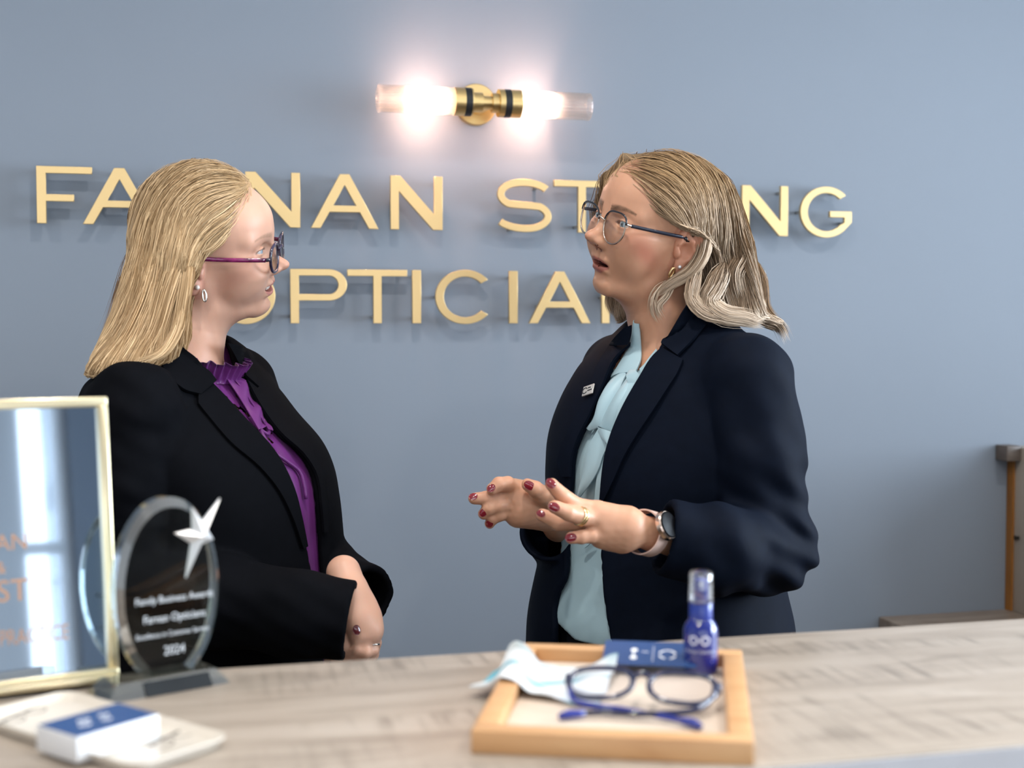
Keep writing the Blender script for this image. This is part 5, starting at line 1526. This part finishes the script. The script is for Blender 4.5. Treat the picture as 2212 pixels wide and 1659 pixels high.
def fig_matrix(fig, H, c):
    R = Matrix.Rotation(-YAW, 4, 'Z')
    return Matrix.Translation(Vector(fig.loc)) @ R @ Matrix.Translation(Vector(c)) @ Matrix([list(map(float, r)) for r in H]).to_4x4()
TORT = mat('magenta_tortoise', (.16, .012, .075), .15, coat=.7, noise=.9, nscale=90)
DKPL = mat('dark_plastic', (.012, .014, .020), .18, coat=.6)
eyeglasses('eyeglasses', 'magenta and black tortoise eyeglasses worn by the woman in purple', fig_matrix(A, HA, cA), 'round', .1060, .0020, .0325, .0023, mat('teal_tortoise', (.030, .022, .050), .15, coat=.7, noise=.9, nscale=70), TORT, DKPL, .0032, ear=(.004, .0795, .022))
GUN = mat('champagne_metal', (.62, .52, .44), .2, 1.0)
eyeglasses('eyeglasses', 'thin cat-eye eyeglasses with dark brow line worn by woman in navy', fig_matrix(B, HB, cB), 'cat', .0985, .0045, .0315, .0013, GUN, mat('navy_temple', (.012, .016, .032), .25, coat=.4), DKPL, .0026, ear=(.006, .0785, .022), accent=DKPL)

# smartwatch on the near wrist
wc = (bL(1396, 1151, -.298)); wa = unit(bL(1470, 1170, -.250) - bL(1415, 1156, -.290))
STRAP = mat('blush_strap', (.66, .46, .39), .5)
vw = unit(B.cam - wc); vw = unit(vw - wa * vw.dot(wa)); sw = np.cross(wa, vw)
up_w = unit(.88 * vw + .47 * np.cross(wa, vw) * (1 if np.cross(wa, vw)[2] > 0 else -1))
sd_w = np.cross(up_w, wa)
Rw = Matrix([[float(v) for v in (wa[i], sd_w[i], up_w[i])] for i in range(3)]).to_4x4()
Wm = Matrix.Translation(Vector(B.loc)) @ Matrix.Rotation(-YAW, 4, 'Z') @ Matrix.Translation(Vector(wc)) @ Rw
watch = thing('wristwatch', 'round black smartwatch with blush pink strap on the gesturing wrist', 'watch', tuple(Wm.translation), rot=Wm.to_euler())
mbS = MB(); G = []; nS = 48
for i in range(nS):
    a = 2 * PI * i / nS; r = .0280
    for w_ in (-.0098, .0098):
        G.append((w_, r * math.sin(a) * 1.0, r * math.cos(a)))
G2 = [(w_, y * 1.07, z * 1.07) for w_, y, z in G]
fs = []
for i in range(nS):
    j = (i + 1) % nS
    fs += [(2 * i, 2 * j, 2 * j + 1, 2 * i + 1), (2 * nS + 2 * i, 2 * nS + 2 * i + 1, 2 * nS + 2 * j + 1, 2 * nS + 2 * j), (2 * i, 2 * nS + 2 * i, 2 * nS + 2 * j, 2 * j), (2 * i + 1, 2 * j + 1, 2 * nS + 2 * j + 1, 2 * nS + 2 * i + 1)]
mbS.add(G + G2, fs).build('strap', STRAP, watch, smooth='auto')
case = MB().lathe([(.0175, .0275), (.0195, .0297), (.0195, .0352), (.018, .0372), (0, .0372)], 48, 'z').build('watch_case', mat('rose_metal', (.80, .62, .52), .2, 1.0), watch, smooth='auto')
MB().lathe([(.0176, .0371), (.0176, .0379), (.0155, .0385), (0, .0387)], 48, 'z').build('watch_face', mat('black_glass', (.004, .004, .005), .35, spec=.08), case, smooth=True)
for y_ in (.006, -.006):
    MB().lathe([(.0016, .018), (.0016, .0215), (0, .022)], 10, 'x', (0, y_, .031)).build('button', GUN, case, smooth=True)
# ------------------------------------------------------------------ reception counter
CT = 1.10
CYB, CYF = 1.302, 0.912
LAMI = wood_mat('rustic_laminate', (.27, .222, .178), (.375, .315, .258), (.445, .385, .325), (1.0, 7.0, 1), .38, saw=.75)
cnt = thing('reception_counter', 'reception counter with pale rustic wood-effect top in the foreground', 'counter', (0, 0, 0))
cx_0, cx_1 = -1.6, 2.2
tp = MB().box(cx_0, cx_1, CYF, CYB, CT - .040, CT).build('counter_top', LAMI, cnt, bevel=.003)
MB().box(cx_0, cx_1, CYF - .0022, CYF - .0002, CT - .039, CT - .003).build('front_edging', mat('sky_reflection_tint', (.50, .51, .55), .3, noise=.05, nscale=20), cnt)  # pale blue-grey stands in for sky reflected on the counter's front edge
MB().box(cx_0 + .02, cx_1 - .02, CYF + .06, CYF + .09, 0, CT - .0405).build('front_panel', mat('panel_paint', (.45, .44, .43), .5, noise=.03), cnt)
for x in (cx_0 + .02, .3, cx_1 - .05):
    MB().box(x, x + .03, CYF + .0905, CYB - .06, 0, CT - .0405).build('upright', mat('panel_white', (.55, .54, .53), .5), cnt)

def frame_from(px_list, z):
    return [at_z(px, py, z) for px, py in px_list]

# ------------------------------------------------------------------ wooden tray with its contents
TZ = CT + .0185
tl, tr, br, bl = frame_from([(1130, 1387), (1615, 1405), (1613, 1600), (1007, 1578)], TZ)
ctr_ = (tl + tr + br + bl) / 4
ux = unit(((tr - tl) + (br - bl)) * np.array([1, 1, 0])); uy = np.array([-ux[1], ux[0], 0])
TW = (np.linalg.norm(tr - tl) + np.linalg.norm(br - bl)) / 2; TD = (abs((tl - bl) @ uy) + abs((tr - br) @ uy)) / 2
ang_t = math.atan2(ux[1], ux[0])
BEECH = wood_mat('beech', (.52, .27, .115), (.60, .335, .155), (.66, .39, .19), (1.5, 10, 10), .42)
tray = thing('wooden_tray', 'beech wood tray with raised rim holding blue glasses and spray bottle', 'tray', (ctr_[0], ctr_[1], CT), ang_t)
W2, D2, RW = TW / 2, TD / 2, .0185
H_ = TZ - CT
MB().box(-W2, W2, -D2, -D2 + RW, 0, H_).build('rim_rail', BEECH, tray, bevel=.0012)
MB().box(-W2, W2, D2 - RW, D2, 0, H_).build('rim_rail', BEECH, tray, bevel=.0012)
MB().box(-W2, -W2 + RW, -D2 + RW + .0002, D2 - RW - .0002, 0, H_).build('rim_rail', BEECH, tray, bevel=.0012)
MB().box(W2 - RW, W2, -D2 + RW + .0002, D2 - RW - .0002, 0, H_).build('rim_rail', BEECH, tray, bevel=.0012)
FZ = .0055
MB().box(-W2 + RW + .0002, W2 - RW - .0002, -D2 + RW + .0002, D2 - RW - .0002, .001, FZ).build('felt_base', mat('cream_felt', (.66, .55, .45), .85, noise=.03, nscale=90, bump=.2, bscale=900), tray)

# spray bottle
COBALT = mat('cobalt_plastic', (.005, .016, .19), .10, coat=.8)
bpos = at_z(1513, 1452, CT + FZ + .0003)
bot = thing('spray_bottle', 'small cobalt blue lens spray bottle with clear cap standing in tray', 'bottle', tuple(bpos))
sc_ = np.linalg.norm(at_d(1550, 1400, bpos @ _hf)[:2] - at_d(1476, 1400, bpos @ _hf)[:2]) / 2   # radius
dpx = lambda a, b: at_d(1513, a, bpos @ _hf)[2] - at_d(1513, b, bpos @ _hf)[2]
R0 = sc_; hz = lambda py: at_d(1513, py, bpos @ _hf)[2] - bpos[2]
MB().lathe([(0, 0), (R0 * .88, 0), (R0 * .98, .0018), (R0, .005), (R0, hz(1365)), (R0 * .97, hz(1355)), (R0 * .84, hz(1344)), (R0 * .70, hz(1338)), (R0 * .66, hz(1332))], 48).build('bottle_body', COBALT, bot, smooth=True)
MB().lathe([(0, .002), (R0 * .93, .003), (R0 * .93, hz(1372)), (0, hz(1372))], 40).build('liquid', clear_mat('blue_liquid', (.05, .10, .55), .05, .03, .2), bot, smooth='auto')
BLUEP = mat('blue_cap_plastic', (.012, .035, .26), .3, coat=.3)
MB().lathe([(R0 * .67, hz(1336)), (R0 * .68, hz(1334)), (R0 * .68, hz(1301)), (R0 * .66, hz(1300)), (0, hz(1300))], 48, ribs=24, ribamp=.008).build('collar', BLUEP, bot, smooth=True)
MB().lathe([(R0 * .40, hz(1300)), (R0 * .42, hz(1256)), (R0 * .38, hz(1250)), (0, hz(1250))], 32).build('pump_head', mat('periwinkle_pump', (.08, .10, .45), .3), bot, smooth='auto')
nz_d = unit((_pos - bpos) * np.array([1, 1, 0]))
nzp = np.array([0, 0, hz(1259)]) + nz_d * R0 * .42
MB().sphere(nzp, R0 * .10, 12, 8).build('nozzle', WHITE, bot, smooth=True)
CAPC = clear_mat('clear_cap', (.93, .94, .96), .06, .10, .55)
MB().lathe([(R0 * .70, hz(1299)), (R0 * .72, hz(1297)), (R0 * .685, hz(1240)), (R0 * .62, hz(1234)), (0, hz(1233))], 48, cap=False).build('clear_cap', CAPC, bot, smooth=True)
MB().lathe([(R0 * .73, hz(1300)), (R0 * .74, hz(1296)), (R0 * .73, hz(1293))], 48, cap=False).build('cap_lip', CAPC, bot, smooth=True)

def wrap_print(parent, me_obj, R, z, face):
    """bend a flat print round the bottle, facing the direction face"""
    a0 = math.atan2(face[1], face[0])
    for v in me_obj.data.vertices:
        x, y, d = v.co; a = a0 + x / R
        v.co = ((R + d) * math.cos(a), (R + d) * math.sin(a), z + y)
PRINT = mat('pale_bottle_print', (.62, .64, .80), .5)
fd = nz_d
for sx, r_ in ((-.42, .30), (.28, .32)):
    outer = [(sx * R0 + r_ * R0 * math.cos(PI / 3 * i + .3), r_ * R0 * math.sin(PI / 3 * i + .3)) for i in range(6)]
    inner = arc(sx * R0, 0, r_ * R0 * .55, r_ * R0 * .55, 0, 360, 20)[:-1]
    o_ = flat_shape('bottle_print', [outer, inner], .0002, PRINT, bot); wrap_print(bot, o_, R0 + .0003, hz(1376), fd)
o_ = flat_shape('bottle_print', [[(-.16 * R0, -.03 * R0), (0, -.03 * R0), (0, .05 * R0), (-.16 * R0, .05 * R0)]], .0002, PRINT, bot); wrap_print(bot, o_, R0 + .0003, hz(1376), fd)
for txt, py, sz in (('FARNAN OPTICIANS', 1400, .0036), ('LENS SPRAY', 1424, .0032)):
    if txt == 'LENS SPRAY': continue
    o_ = text_mesh('bottle_print', 'Farnan Opticians', sz * 1.15, .0002, PRINT, bot); wrap_print(bot, o_, R0 + .0003, hz(py), fd)
o_ = flat_shape('bottle_print', [[(-R0 * .8, -.0006), (R0 * .75, -.0006), (R0 * .75, .0006), (-R0 * .8, .0006)]], .0002, PRINT, bot)
wrap_print(bot, o_, R0 + .0003, hz(1421), fd)

# blue card propped on the back rim
CARDB = mat('navy_card', (.020, .065, .195), .45)
zc0 = CT + .0150
c_bl = at_z(1299, 1435, zc0); c_br = at_z(1488, 1442, zc0)
cd = unit((c_br - c_bl) * np.array([1, 1, 0])); cn = np.array([-cd[1], cd[0], 0])
lean = unit(cn * .050 + np.array([0, 0, .0085]))
cw, chh = .087, .055
card = thing('business_card', 'navy business card with white logo leaning on the back rim of tray', 'card', tuple(c_bl))
R3 = Matrix([[float(cd[i]), float(lean[i]), float(np.cross(cd, lean)[i])] for i in range(3)]).to_4x4()
card.rotation_euler = R3.to_euler()
MB().box(0, cw, 0, chh, 0, .0006).build('card_sheet', CARDB, card)
lg = flat_shape('card_logo', [arc(.0600, .026, .0085, .0105, 15, 75, 12) + arc(.0600, .026, .0062, .0082, 75, 15, 12)], .0001, WHITE, card); lg.location = (0, 0, .0006)
for a0, a1 in ((105, 165), (195, 255), (285, 345), (75, 105)):
    lg = flat_shape('card_logo', [arc(.0600, .026, .0085, .0105, a0, a1, 12) + arc(.0600, .026, .0066, .0086, a1, a0, 12)], .0001, WHITE, card); lg.location = (0, 0, .0006)
lg = flat_shape('card_logo', [[(.0462, .010), (.0466, .010), (.0466, .044), (.0462, .044)]], .0001, WHITE, card); lg.location = (0, 0, .0006)
for cx__, cy__, r__ in ((.0285, .017, .0032), (.0285, .034, .0032)):
    lg = flat_shape('card_logo', [arc(cx__, cy__, r__, r__ * 1.3, 0, 360, 18)[:-1]], .0001, WHITE, card); lg.location = (0, 0, .0006)
lg = flat_shape('card_logo', [[(.0275, .019), (.0290, .019), (.0290, .032), (.0275, .032)]], .0001, WHITE, card); lg.location = (0, 0, .0006)
lg = flat_shape('card_logo', [[(.036, .030), (.042, .030), (.042, .0312), (.036, .0312)]], .0001, WHITE, card); lg.location = (0, 0, .0006)

# cleaning cloth draped over the tray's left rim
def cloth_surface():
    nu, nv = 46, 30; G = []
    # corners measured on the tray (tray coordinates)
    def T(px, py, z): w = at_z(px, py, z); r = w - np.array([ctr_[0], ctr_[1], 0]); return np.array([r @ ux, r @ uy])
    c00 = T(1012, 1500, CT + .003); c01 = T(1110, 1420, TZ); c10 = T(1290, 1532, CT + FZ); c11 = T(1335, 1458, CT + FZ)
    for i in range(nu):
        u = i / (nu - 1)
        for j in range(nv):
            v = j / (nv - 1)
            p = c00 * (1 - u) * (1 - v) + c01 * (1 - u) * v + c10 * u * (1 - v) + c11 * u * v
            x, y = p
            rim = 1 / (1 + math.exp(-((-W2 + RW + .004) - x) / .0035)) if True else 0
            out = 1 / (1 + math.exp(-((-W2 - .004) - x) / .0035))
            base = FZ + .0012 + (H_ - FZ + .0012) * rim - (H_ - .002) * out * .75
            fold = .0065 * (v ** 2) * (1 + .6 * math.sin(u * 7 + 1)) + .0030 * math.sin(v * 16 + u * 4) * (.4 + v) + .0022 * math.sin(u * 13 - v * 5)
            z = base + max(0, fold + .003) * (1 - .55 * out)
            G.append((x, y, z))
    return G, nu, nv
G, nu_, nv_ = cloth_surface()
cl_m = bpy.data.materials.new('printed_microfibre'); cl_m.use_nodes = True
nt = cl_m.node_tree; b_ = nt.nodes['Principled BSDF']; b_.inputs['Roughness'].default_value = .7
tcn = nt.nodes.new('ShaderNodeTexCoord'); nz_ = nt.nodes.new('ShaderNodeTexNoise'); nz_.inputs['Scale'].default_value = 22; nz_.inputs['Detail'].default_value = 2
mpn = nt.nodes.new('ShaderNodeMapping'); mpn.inputs['Scale'].default_value = (.5, 1.4, .3); mpn.inputs['Location'].default_value = (1.3, 2.2, 0)
nt.links.new(tcn.outputs['Object'], mpn.inputs[0]); nt.links.new(mpn.outputs[0], nz_.inputs['Vector'])
rp = nt.nodes.new('ShaderNodeValToRGB'); e = rp.color_ramp.elements
e[0].position = .37; e[0].color = (.13, .40, .50, 1); e[1].position = .45; e[1].color = (.72, .74, .76, 1)
k_ = rp.color_ramp.elements.new(.58); k_.color = (.74, .76, .78, 1); k_ = rp.color_ramp.elements.new(.70); k_.color = (.33, .37, .37, 1)
nt.links.new(nz_.outputs['Fac'], rp.inputs[0]); nt.links.new(rp.outputs[0], b_.inputs['Base Color'])
clo = tag(MB().grid(G, nu_, nv_, .0009).build('cleaning_cloth', cl_m, None, smooth=True), 'white grey and turquoise printed cleaning cloth draped over the tray edge', 'cloth')
clo.location = (ctr_[0], ctr_[1], CT); clo.rotation_euler = (0, 0, ang_t)

# folded blue glasses lying in the tray
g0 = at_z(1374, 1535, CT + FZ + .004)
NAVYP = mat('navy_acetate', (.010, .016, .060), .15, coat=.7)
BLUEA = mat('blue_acetate', (.010, .030, .30), .2, coat=.5)
gl = thing('eyeglasses', 'folded navy blue eyeglasses with bright blue temple tips lying in tray', 'eyeglasses', (g0[0], g0[1], CT + FZ + .0012), ang_t - .10)
gw = .058; tiltg = math.radians(24)
def gp(x, t, d=0.0):      # x across, t up the leaning front, d out of it
    return np.array([x, .014 + t * math.cos(tiltg) - d * math.sin(tiltg), .012 + t * math.sin(tiltg) + d * math.cos(tiltg)])
for s in (-1, 1):
    O = []
    for i in range(44):
        t = 2 * PI * i / 44; c, q = math.cos(t), math.sin(t)
        y = .0275 * np.sign(c) * abs(c) ** .8; z = .0200 * np.sign(q) * abs(q) ** .8
        if q > 0: z += .004 * max(0, c * 1) ** 2
        else: y *= 1 - .10 * abs(q)
        O.append(gp(s * (.0345 + y), .014 + z, -.9 * (.0345 + y) ** 2))
    MB().tube(O, .0022, 10, closed=True, flat=1.2).build('rim', NAVYP, gl, smooth=True)
    cen = np.mean(O, 0); nO = len(O)
    vs = [cen + np.array([0, -.0006, .0008])] + [cen + (o - cen) * .97 for o in O]
    fs = [(0, 1 + i, 1 + (i + 1) % nO) for i in range(nO)]
    MB().add(vs, fs if s > 0 else [tuple(reversed(q)) for q in fs]).build('lens', clear_mat('coated_lens', (.98, .97, .99), .03, .10, .4), gl, smooth=True)
    hinge = gp(s * .0640, .024, -.0040)
    MB().tube([gp(s * .0600, .025, -.0035), hinge, hinge + np.array([0, -.004, -.006])], [.0030, .0036, .0034], 10).build('end_piece', NAVYP, gl, smooth=True)
    h2 = hinge + np.array([0, -.004, -.006])
    tipx = -s * .052 if s > 0 else -s * .050
    T_ = [h2, np.array([s * .050, -.002, .0075]), np.array([s * .010, -.012 - .004 * s, .0050]), np.array([-s * .030, -.018, .0040]), np.array([tipx, -.026, .0035])]
    P_ = list(resample(T_, 22))
    MB().tube(P_, [.0030 - .0006 * i / 21 for i in range(22)], 10, flat=.6, up=(0, 0, 1)).build('temple', NAVYP if s > 0 else BLUEA, gl, smooth=True)
    MB().tube([P_[-3], P_[-2], P_[-1], P_[-1] + np.array([-s * .006, -.006, -.0005])], [.0026, .0034, .0038, .0028], 10).build('temple_tip', BLUEA, gl, smooth=True)
MB().tube(list(resample([gp(-.009, .022, 0), gp(0, .026, .002), gp(.009, .022, 0)], 9)), .0026, 10).build('bridge', NAVYP, gl, smooth=True)
# ------------------------------------------------------------------ gold framed award
GOLDF = mat('pale_gold_frame', (.92, .79, .52), .28, 1.0)
f_r = at_z(256, 1462, CT); f_l = at_z(0, 1494, CT)
fdir = unit((f_r - f_l) * np.array([1, 1, 0]))
fn = np.array([fdir[1], -fdir[0], 0])                        # faces the camera side
FWD, FHT, FRW = .235, .262, .0085
lean_f = math.radians(8)
upv = unit(np.array([0, 0, math.cos(lean_f)]) - fn * math.sin(lean_f)); outv = np.cross(fdir, upv)
org = f_r - fdir * FWD + np.array([0, 0, .0004])
fr = thing('award_frame', 'gold framed mirrored award certificate standing on the counter at left', 'frame', tuple(org))
Rf = Matrix([[float(fdir[i]), float(upv[i]), float(outv[i])] for i in range(3)]).to_4x4(); fr.rotation_euler = Rf.to_euler()
# local: x along, y up the panel, z out towards the viewer
for (a, b, c, d) in ((0, FWD, 0, FRW), (0, FWD, FHT - FRW, FHT), (0, FRW, FRW, FHT - FRW), (FWD - FRW, FWD, FRW, FHT - FRW)):
    MB().box(a, b, c, d, -.016, .004).build('frame_bar', GOLDF, fr, bevel=.001)
MIRR = mat('mirrored_panel', (.50, .60, .72), .035, 1.0)
MB().box(FRW, FWD - FRW, FRW, FHT - FRW, -.008, -.004).build('mirror_panel', MIRR, fr)
FLET = mat('copper_lettering', (.50, .27, .16), .5, .2)
def fx(px, py):                                           # pixel -> place on the panel
    o = np.array(org); r = ray(px, py); t = ((o - _pos) @ outv) / (r @ outv); p = _pos + r * t - o
    return p @ fdir, p @ upv
for txt, px, py, hgt in (('FARNAN', 62, 1170, 34), ('BEST', 64, 1275, 46), ('PRACTICE', 76, 1374, 36)):
    x_, y_ = fx(px, py); sz = hgt / 2310 * 1.42
    o_ = text_mesh('lettering', txt, sz, .0003, FLET, fr, align='RIGHT' if txt != 'PRACTICE' else 'CENTER', sx=.95); o_.location = (x_, y_, -.0037)
    if txt == 'PRACTICE':
        xs_ = [v.co.x for v in o_.data.vertices]; o_.data.transform(Matrix.Diagonal((abs(fx(150, py)[0] - fx(0, py)[0]) / (max(xs_) - min(xs_)), .9, 1, 1)))
x_, y_ = fx(2, 1228); o_ = text_mesh('lettering', '&', .016, .0003, FLET, fr, align='CENTER'); o_.location = (x_, y_, -.0037)
MB().box(FWD * .35, FWD * .65, FHT * .1, FHT * .75, -.022, -.0165).build('easel_back', mat('black_card_back', (.02, .02, .02), .7), fr)
# gold bar along the bottom, in front of the frame
q_ = MB().box(0, FWD - .004, -.0002, .005, .0045, .030); q_.build('front_bar', GOLDF, fr, bevel=.0008).rotation_euler = (lean_f * 0, 0, 0)

# ------------------------------------------------------------------ glass star award
b0 = at_z(236, 1512, CT); b1 = at_z(470, 1470, CT)
adir = unit((b1 - b0) * np.array([1, 1, 0])); an = np.array([adir[1], -adir[0], 0])
LB = np.linalg.norm((b1 - b0)[:2]); mid = (b0 + b1) / 2 - an * .012
aw = thing('glass_award', 'oval glass award with silver star on a glass and black base', 'trophy', (mid[0], mid[1], CT), math.atan2(adir[1], adir[0]))
GLASS = clear_mat('award_glass', (.93, .96, .95), .02, .012, .18)
GEDGE = clear_mat('award_glass_edge', (.66, .80, .72), .10, .42, .5)
GBASE = clear_mat('award_base_glass', (.93, .97, .95), .06, .22, .5)
# local: x along the base, y away from the viewer, z up
def ax_(px, py):
    o = np.array([mid[0], mid[1], CT]); r = ray(px, py); t = ((o - _pos) @ an) / (r @ an); p = _pos + r * t - o
    return p @ adir, p[2]
hB = .0135
zt = ax_(385, 1070)[1]; zb = hB
xl, xr = ax_(246, 1290)[0], ax_(468, 1270)[0]
cx_a, rx_a = (xl + xr) / 2, (xr - xl) / 2
zmid = zb + (zt - zb) * .47
out = []
for i in range(72):
    t = 2 * PI * i / 72; c, s = math.cos(t), math.sin(t)
    rz = (zt - zmid) if s > 0 else (zmid - zb) * 1.12
    z = zmid + rz * s; x = cx_a + rx_a * np.sign(c) * abs(c) ** .96
    out.append((x, max(z, zb + .0005)))
TH = .0115
n_ = len(out); bev = .90
V = [(x, -TH, z) for x, z in [(cx_a + (x - cx_a) * bev, zmid + (z - zmid) * (bev if z > zb + .001 else 1)) for x, z in out]] + [(x, -TH * .35, z) for x, z in out] + [(x, TH * .6, z) for x, z in out] + [(x, TH, z) for x, z in [(cx_a + (x - cx_a) * .97, zmid + (z - zmid) * (.97 if z > zb + .001 else 1)) for x, z in out]]
Fs = [tuple(range(n_))[::-1] if False else tuple(range(n_)), tuple(range(4 * n_ - 1, 3 * n_ - 1, -1))]
for k in range(3):
    for i in range(n_):
        j = (i + 1) % n_; Fs.append((k * n_ + i, (k + 1) * n_ + i, (k + 1) * n_ + j, k * n_ + j))
pl_o = MB().add(V, Fs).build('glass_plate', GLASS, aw)
pl_o.data.materials.append(GEDGE)
for i, f_ in enumerate(pl_o.data.polygons):
    if i >= 2: f_.material_index = 1
bm = bmesh.new(); bm.from_mesh(pl_o.data); bmesh.ops.recalc_face_normals(bm, faces=bm.faces); bm.to_mesh(pl_o.data); bm.free()
bs = MB(); hw = LB / 2 + .006
bs.add([(-hw, -.026, 0), (hw, -.026, 0), (hw, .026, 0), (-hw, .026, 0), (-hw + .010, -.016, hB), (hw - .010, -.016, hB), (hw - .010, .016, hB), (-hw + .010, .016, hB)], [(3, 2, 1, 0), (4, 5, 6, 7), (0, 1, 5, 4), (1, 2, 6, 5), (2, 3, 7, 6), (3, 0, 4, 7)])
bs.build('glass_base', GBASE, aw)
xb0, xb1 = -hw + .034, hw - .018
MB().add([(xb0, -.0275, .0005), (xb1, -.0275, .0005), (xb1, -.0185, hB - .002), (xb0, -.0185, hB - .002), (xb0, -.0265, .0004), (xb1, -.0265, .0004), (xb1, -.0175, hB - .002), (xb0, -.0175, hB - .002)], [(0, 1, 2, 3), (7, 6, 5, 4), (0, 4, 5, 1), (1, 5, 6, 2), (2, 6, 7, 3), (3, 7, 4, 0)]).build('black_plinth_strip', mat('black_gloss', (.012, .015, .018), .2), aw)
# star: five pointed, ridged, silver
sx, sz_ = ax_(415, 1152)
tips = [(460, 1073), (445, 1160), (387, 1243), (363, 1148), (400, 1092)]
TP = [np.array(ax_(*t)) for t in tips]
C_ = np.array([sx, sz_]); ringp = []
for i in range(5):
    a, b = TP[i], TP[(i + 1) % 5]
    ringp += [a, C_ + ((a + b) / 2 - C_) * .42]
VV = [(p[0], -TH - .004, p[1]) for p in ringp] + [(C_[0], -TH - .015, C_[1])] + [(p[0], -TH - .0008, p[1]) for p in ringp]
m_ = len(ringp)
FF_ = [(i, (i + 1) % m_, m_) for i in range(m_)] + [(i, m_ + 1 + i, m_ + 1 + (i + 1) % m_, (i + 1) % m_) for i in range(m_)] + [tuple(m_ + 1 + i for i in range(m_))]
so = MB().add(VV, FF_).build('star', mat('satin_silver', (.92, .92, .93), .28, .55), aw)
bm = bmesh.new(); bm.from_mesh(so.data); bmesh.ops.recalc_face_normals(bm, faces=bm.faces); bm.to_mesh(so.data); bm.free()
ETCH = mat('etched_white', (.60, .62, .64), .8)
for txt, px, py, w0, w1 in (('Family Business Awards', 366, 1287, 284, 450), ('Farnan Opticians', 366, 1327, 300, 432), ('Excellence in Customer Service', 362, 1362, 284, 440), ('2024', 365, 1398, 344, 388)):
    x_, z_ = ax_(px, py); wd = abs(ax_(w1, py)[0] - ax_(w0, py)[0])
    o_ = text_mesh('etched_text', txt, .01, .0002, ETCH, aw)
    xs_ = [v.co.x for v in o_.data.vertices]; k_ = wd / (max(xs_) - min(xs_))
    k_ = min(k_, 1.25)
    o_.data.transform(Matrix.Diagonal((k_, min(k_ * 1.15, 1.2), 1, 1)))
    o_.rotation_euler = (PI / 2, 0, 0); o_.location = (x_, -TH - .0004, z_)

# ------------------------------------------------------------------ cream tray with a stack of cards
CREAM = mat('cream_tray_glaze', (.66, .60, .52), .25, coat=.3, noise=.03)
tz = CT + .0095
e_r = at_z(503, 1588, tz); e_b = at_z(290, 1656, tz)
e_t = at_z(100, 1503, tz)
vx = unit((e_r - e_b) * np.array([1, 1, 0])); vy = np.array([-vx[1], vx[0], 0])
TWW = np.linalg.norm((e_r - e_b)[:2]); TDD = .215
tc0 = e_b + vx * TWW / 2 + vy * TDD / 2
tr2 = thing('display_tray', 'cream glazed tray printed with little spectacles at lower left', 'tray', (tc0[0], tc0[1], CT), math.atan2(vx[1], vx[0]))
def tray_sec(sc, z): return [(x, y, z) for x, y in rounded_rect(TWW * sc[0], TDD * sc[1], .014, 6)]
prof = [((.86, .92), .0), ((.90, .945), .0005), ((1.0, 1.0), .0085), ((.998, .998), .0098), ((.985, .99), .0095), ((.90, .945), .0040), ((.88, .93), .0034)]
vs = []; fs = []
for sc, z in prof: vs += tray_sec(sc, z)
n_ = len(tray_sec((1, 1), 0))
for k in range(len(prof) - 1):
    for i in range(n_): fs.append((k * n_ + i, k * n_ + (i + 1) % n_, (k + 1) * n_ + (i + 1) % n_, (k + 1) * n_ + i))
fs += [tuple(range(n_ - 1, -1, -1)), tuple((len(prof) - 1) * n_ + i for i in range(n_))]
MB().add(vs, fs).build('tray_body', CREAM, tr2, smooth='auto')
def tray_xy(px, py, z=CT + .0036):
    w = at_z(px, py, z) - tc0; return float(w @ vx), float(w @ vy)
PRN = mat('spectacle_print', (.07, .06, .055), .5)
def spec_print(x, y, rot, s=1.0):
    P_ = []
    for sg in (-1, 1):
        P_ += [arc(sg * .014, 0, .0105, .0075, 0, 360, 24)[:-1], arc(sg * .014, 0, .0092, .0062, 0, 360, 24)[:-1]]
    o_ = flat_shape('spectacle_print', P_, .0001, PRN, tr2); o_.location = (x, y, .0035); o_.rotation_euler = (0, 0, rot); o_.scale = (s, s, 1)
    b_ = flat_shape('spectacle_print', [[(-.0265, .0055), (.0265, .0055), (.0265, .0085), (-.0265, .0085)]], .0001, PRN, tr2); b_.location = (x, y, .0035); b_.rotation_euler = (0, 0, rot); b_.scale = (s, s, 1)
for px, py, r_ in ((55, 1545, .35), (268, 1600, .30), (375, 1595, .30)):
    spec_print(*tray_xy(px, py), r_)
# stack of blue topped cards
p0 = at_z(70, 1567, CT + .024); p1 = at_z(166, 1592, CT + .024); p2 = at_z(344, 1541, CT + .024)
kx = unit((p2 - p1) * np.array([1, 1, 0])); ky = np.array([-kx[1], kx[0], 0])
KW, KD = np.linalg.norm((p2 - p1)[:2]), max(.048, abs((p0 - p1) @ ky))
cs = thing('card_box', 'white box of cards with navy lid print on the cream tray', 'box', (p1[0], p1[1], CT + .0037), math.atan2(kx[1], kx[0]))
HK = .0195
MB().box(0, KW, 0, KD, 0, HK).build('box_body', mat('white_card', (.72, .72, .73), .5), cs, bevel=.0008)
MB().box(.0012, KW - .0012, .0012, KD - .0012, HK + .0001, HK + .0007).build('navy_top', CARDB, cs)
for u_, v_, r__ in ((.30, .42, .0035), (.38, .62, .0035), (.55, .40, .003), (.62, .62, .003)):
    lg = flat_shape('card_logo', [arc(u_ * KW, v_ * KD, r__ * 1.5, r__, 0, 360, 18)[:-1], arc(u_ * KW, v_ * KD, r__ * 1.0, r__ * .6, 0, 360, 18)[:-1]], .0001, WHITE, cs); lg.location = (0, 0, HK + .0007)
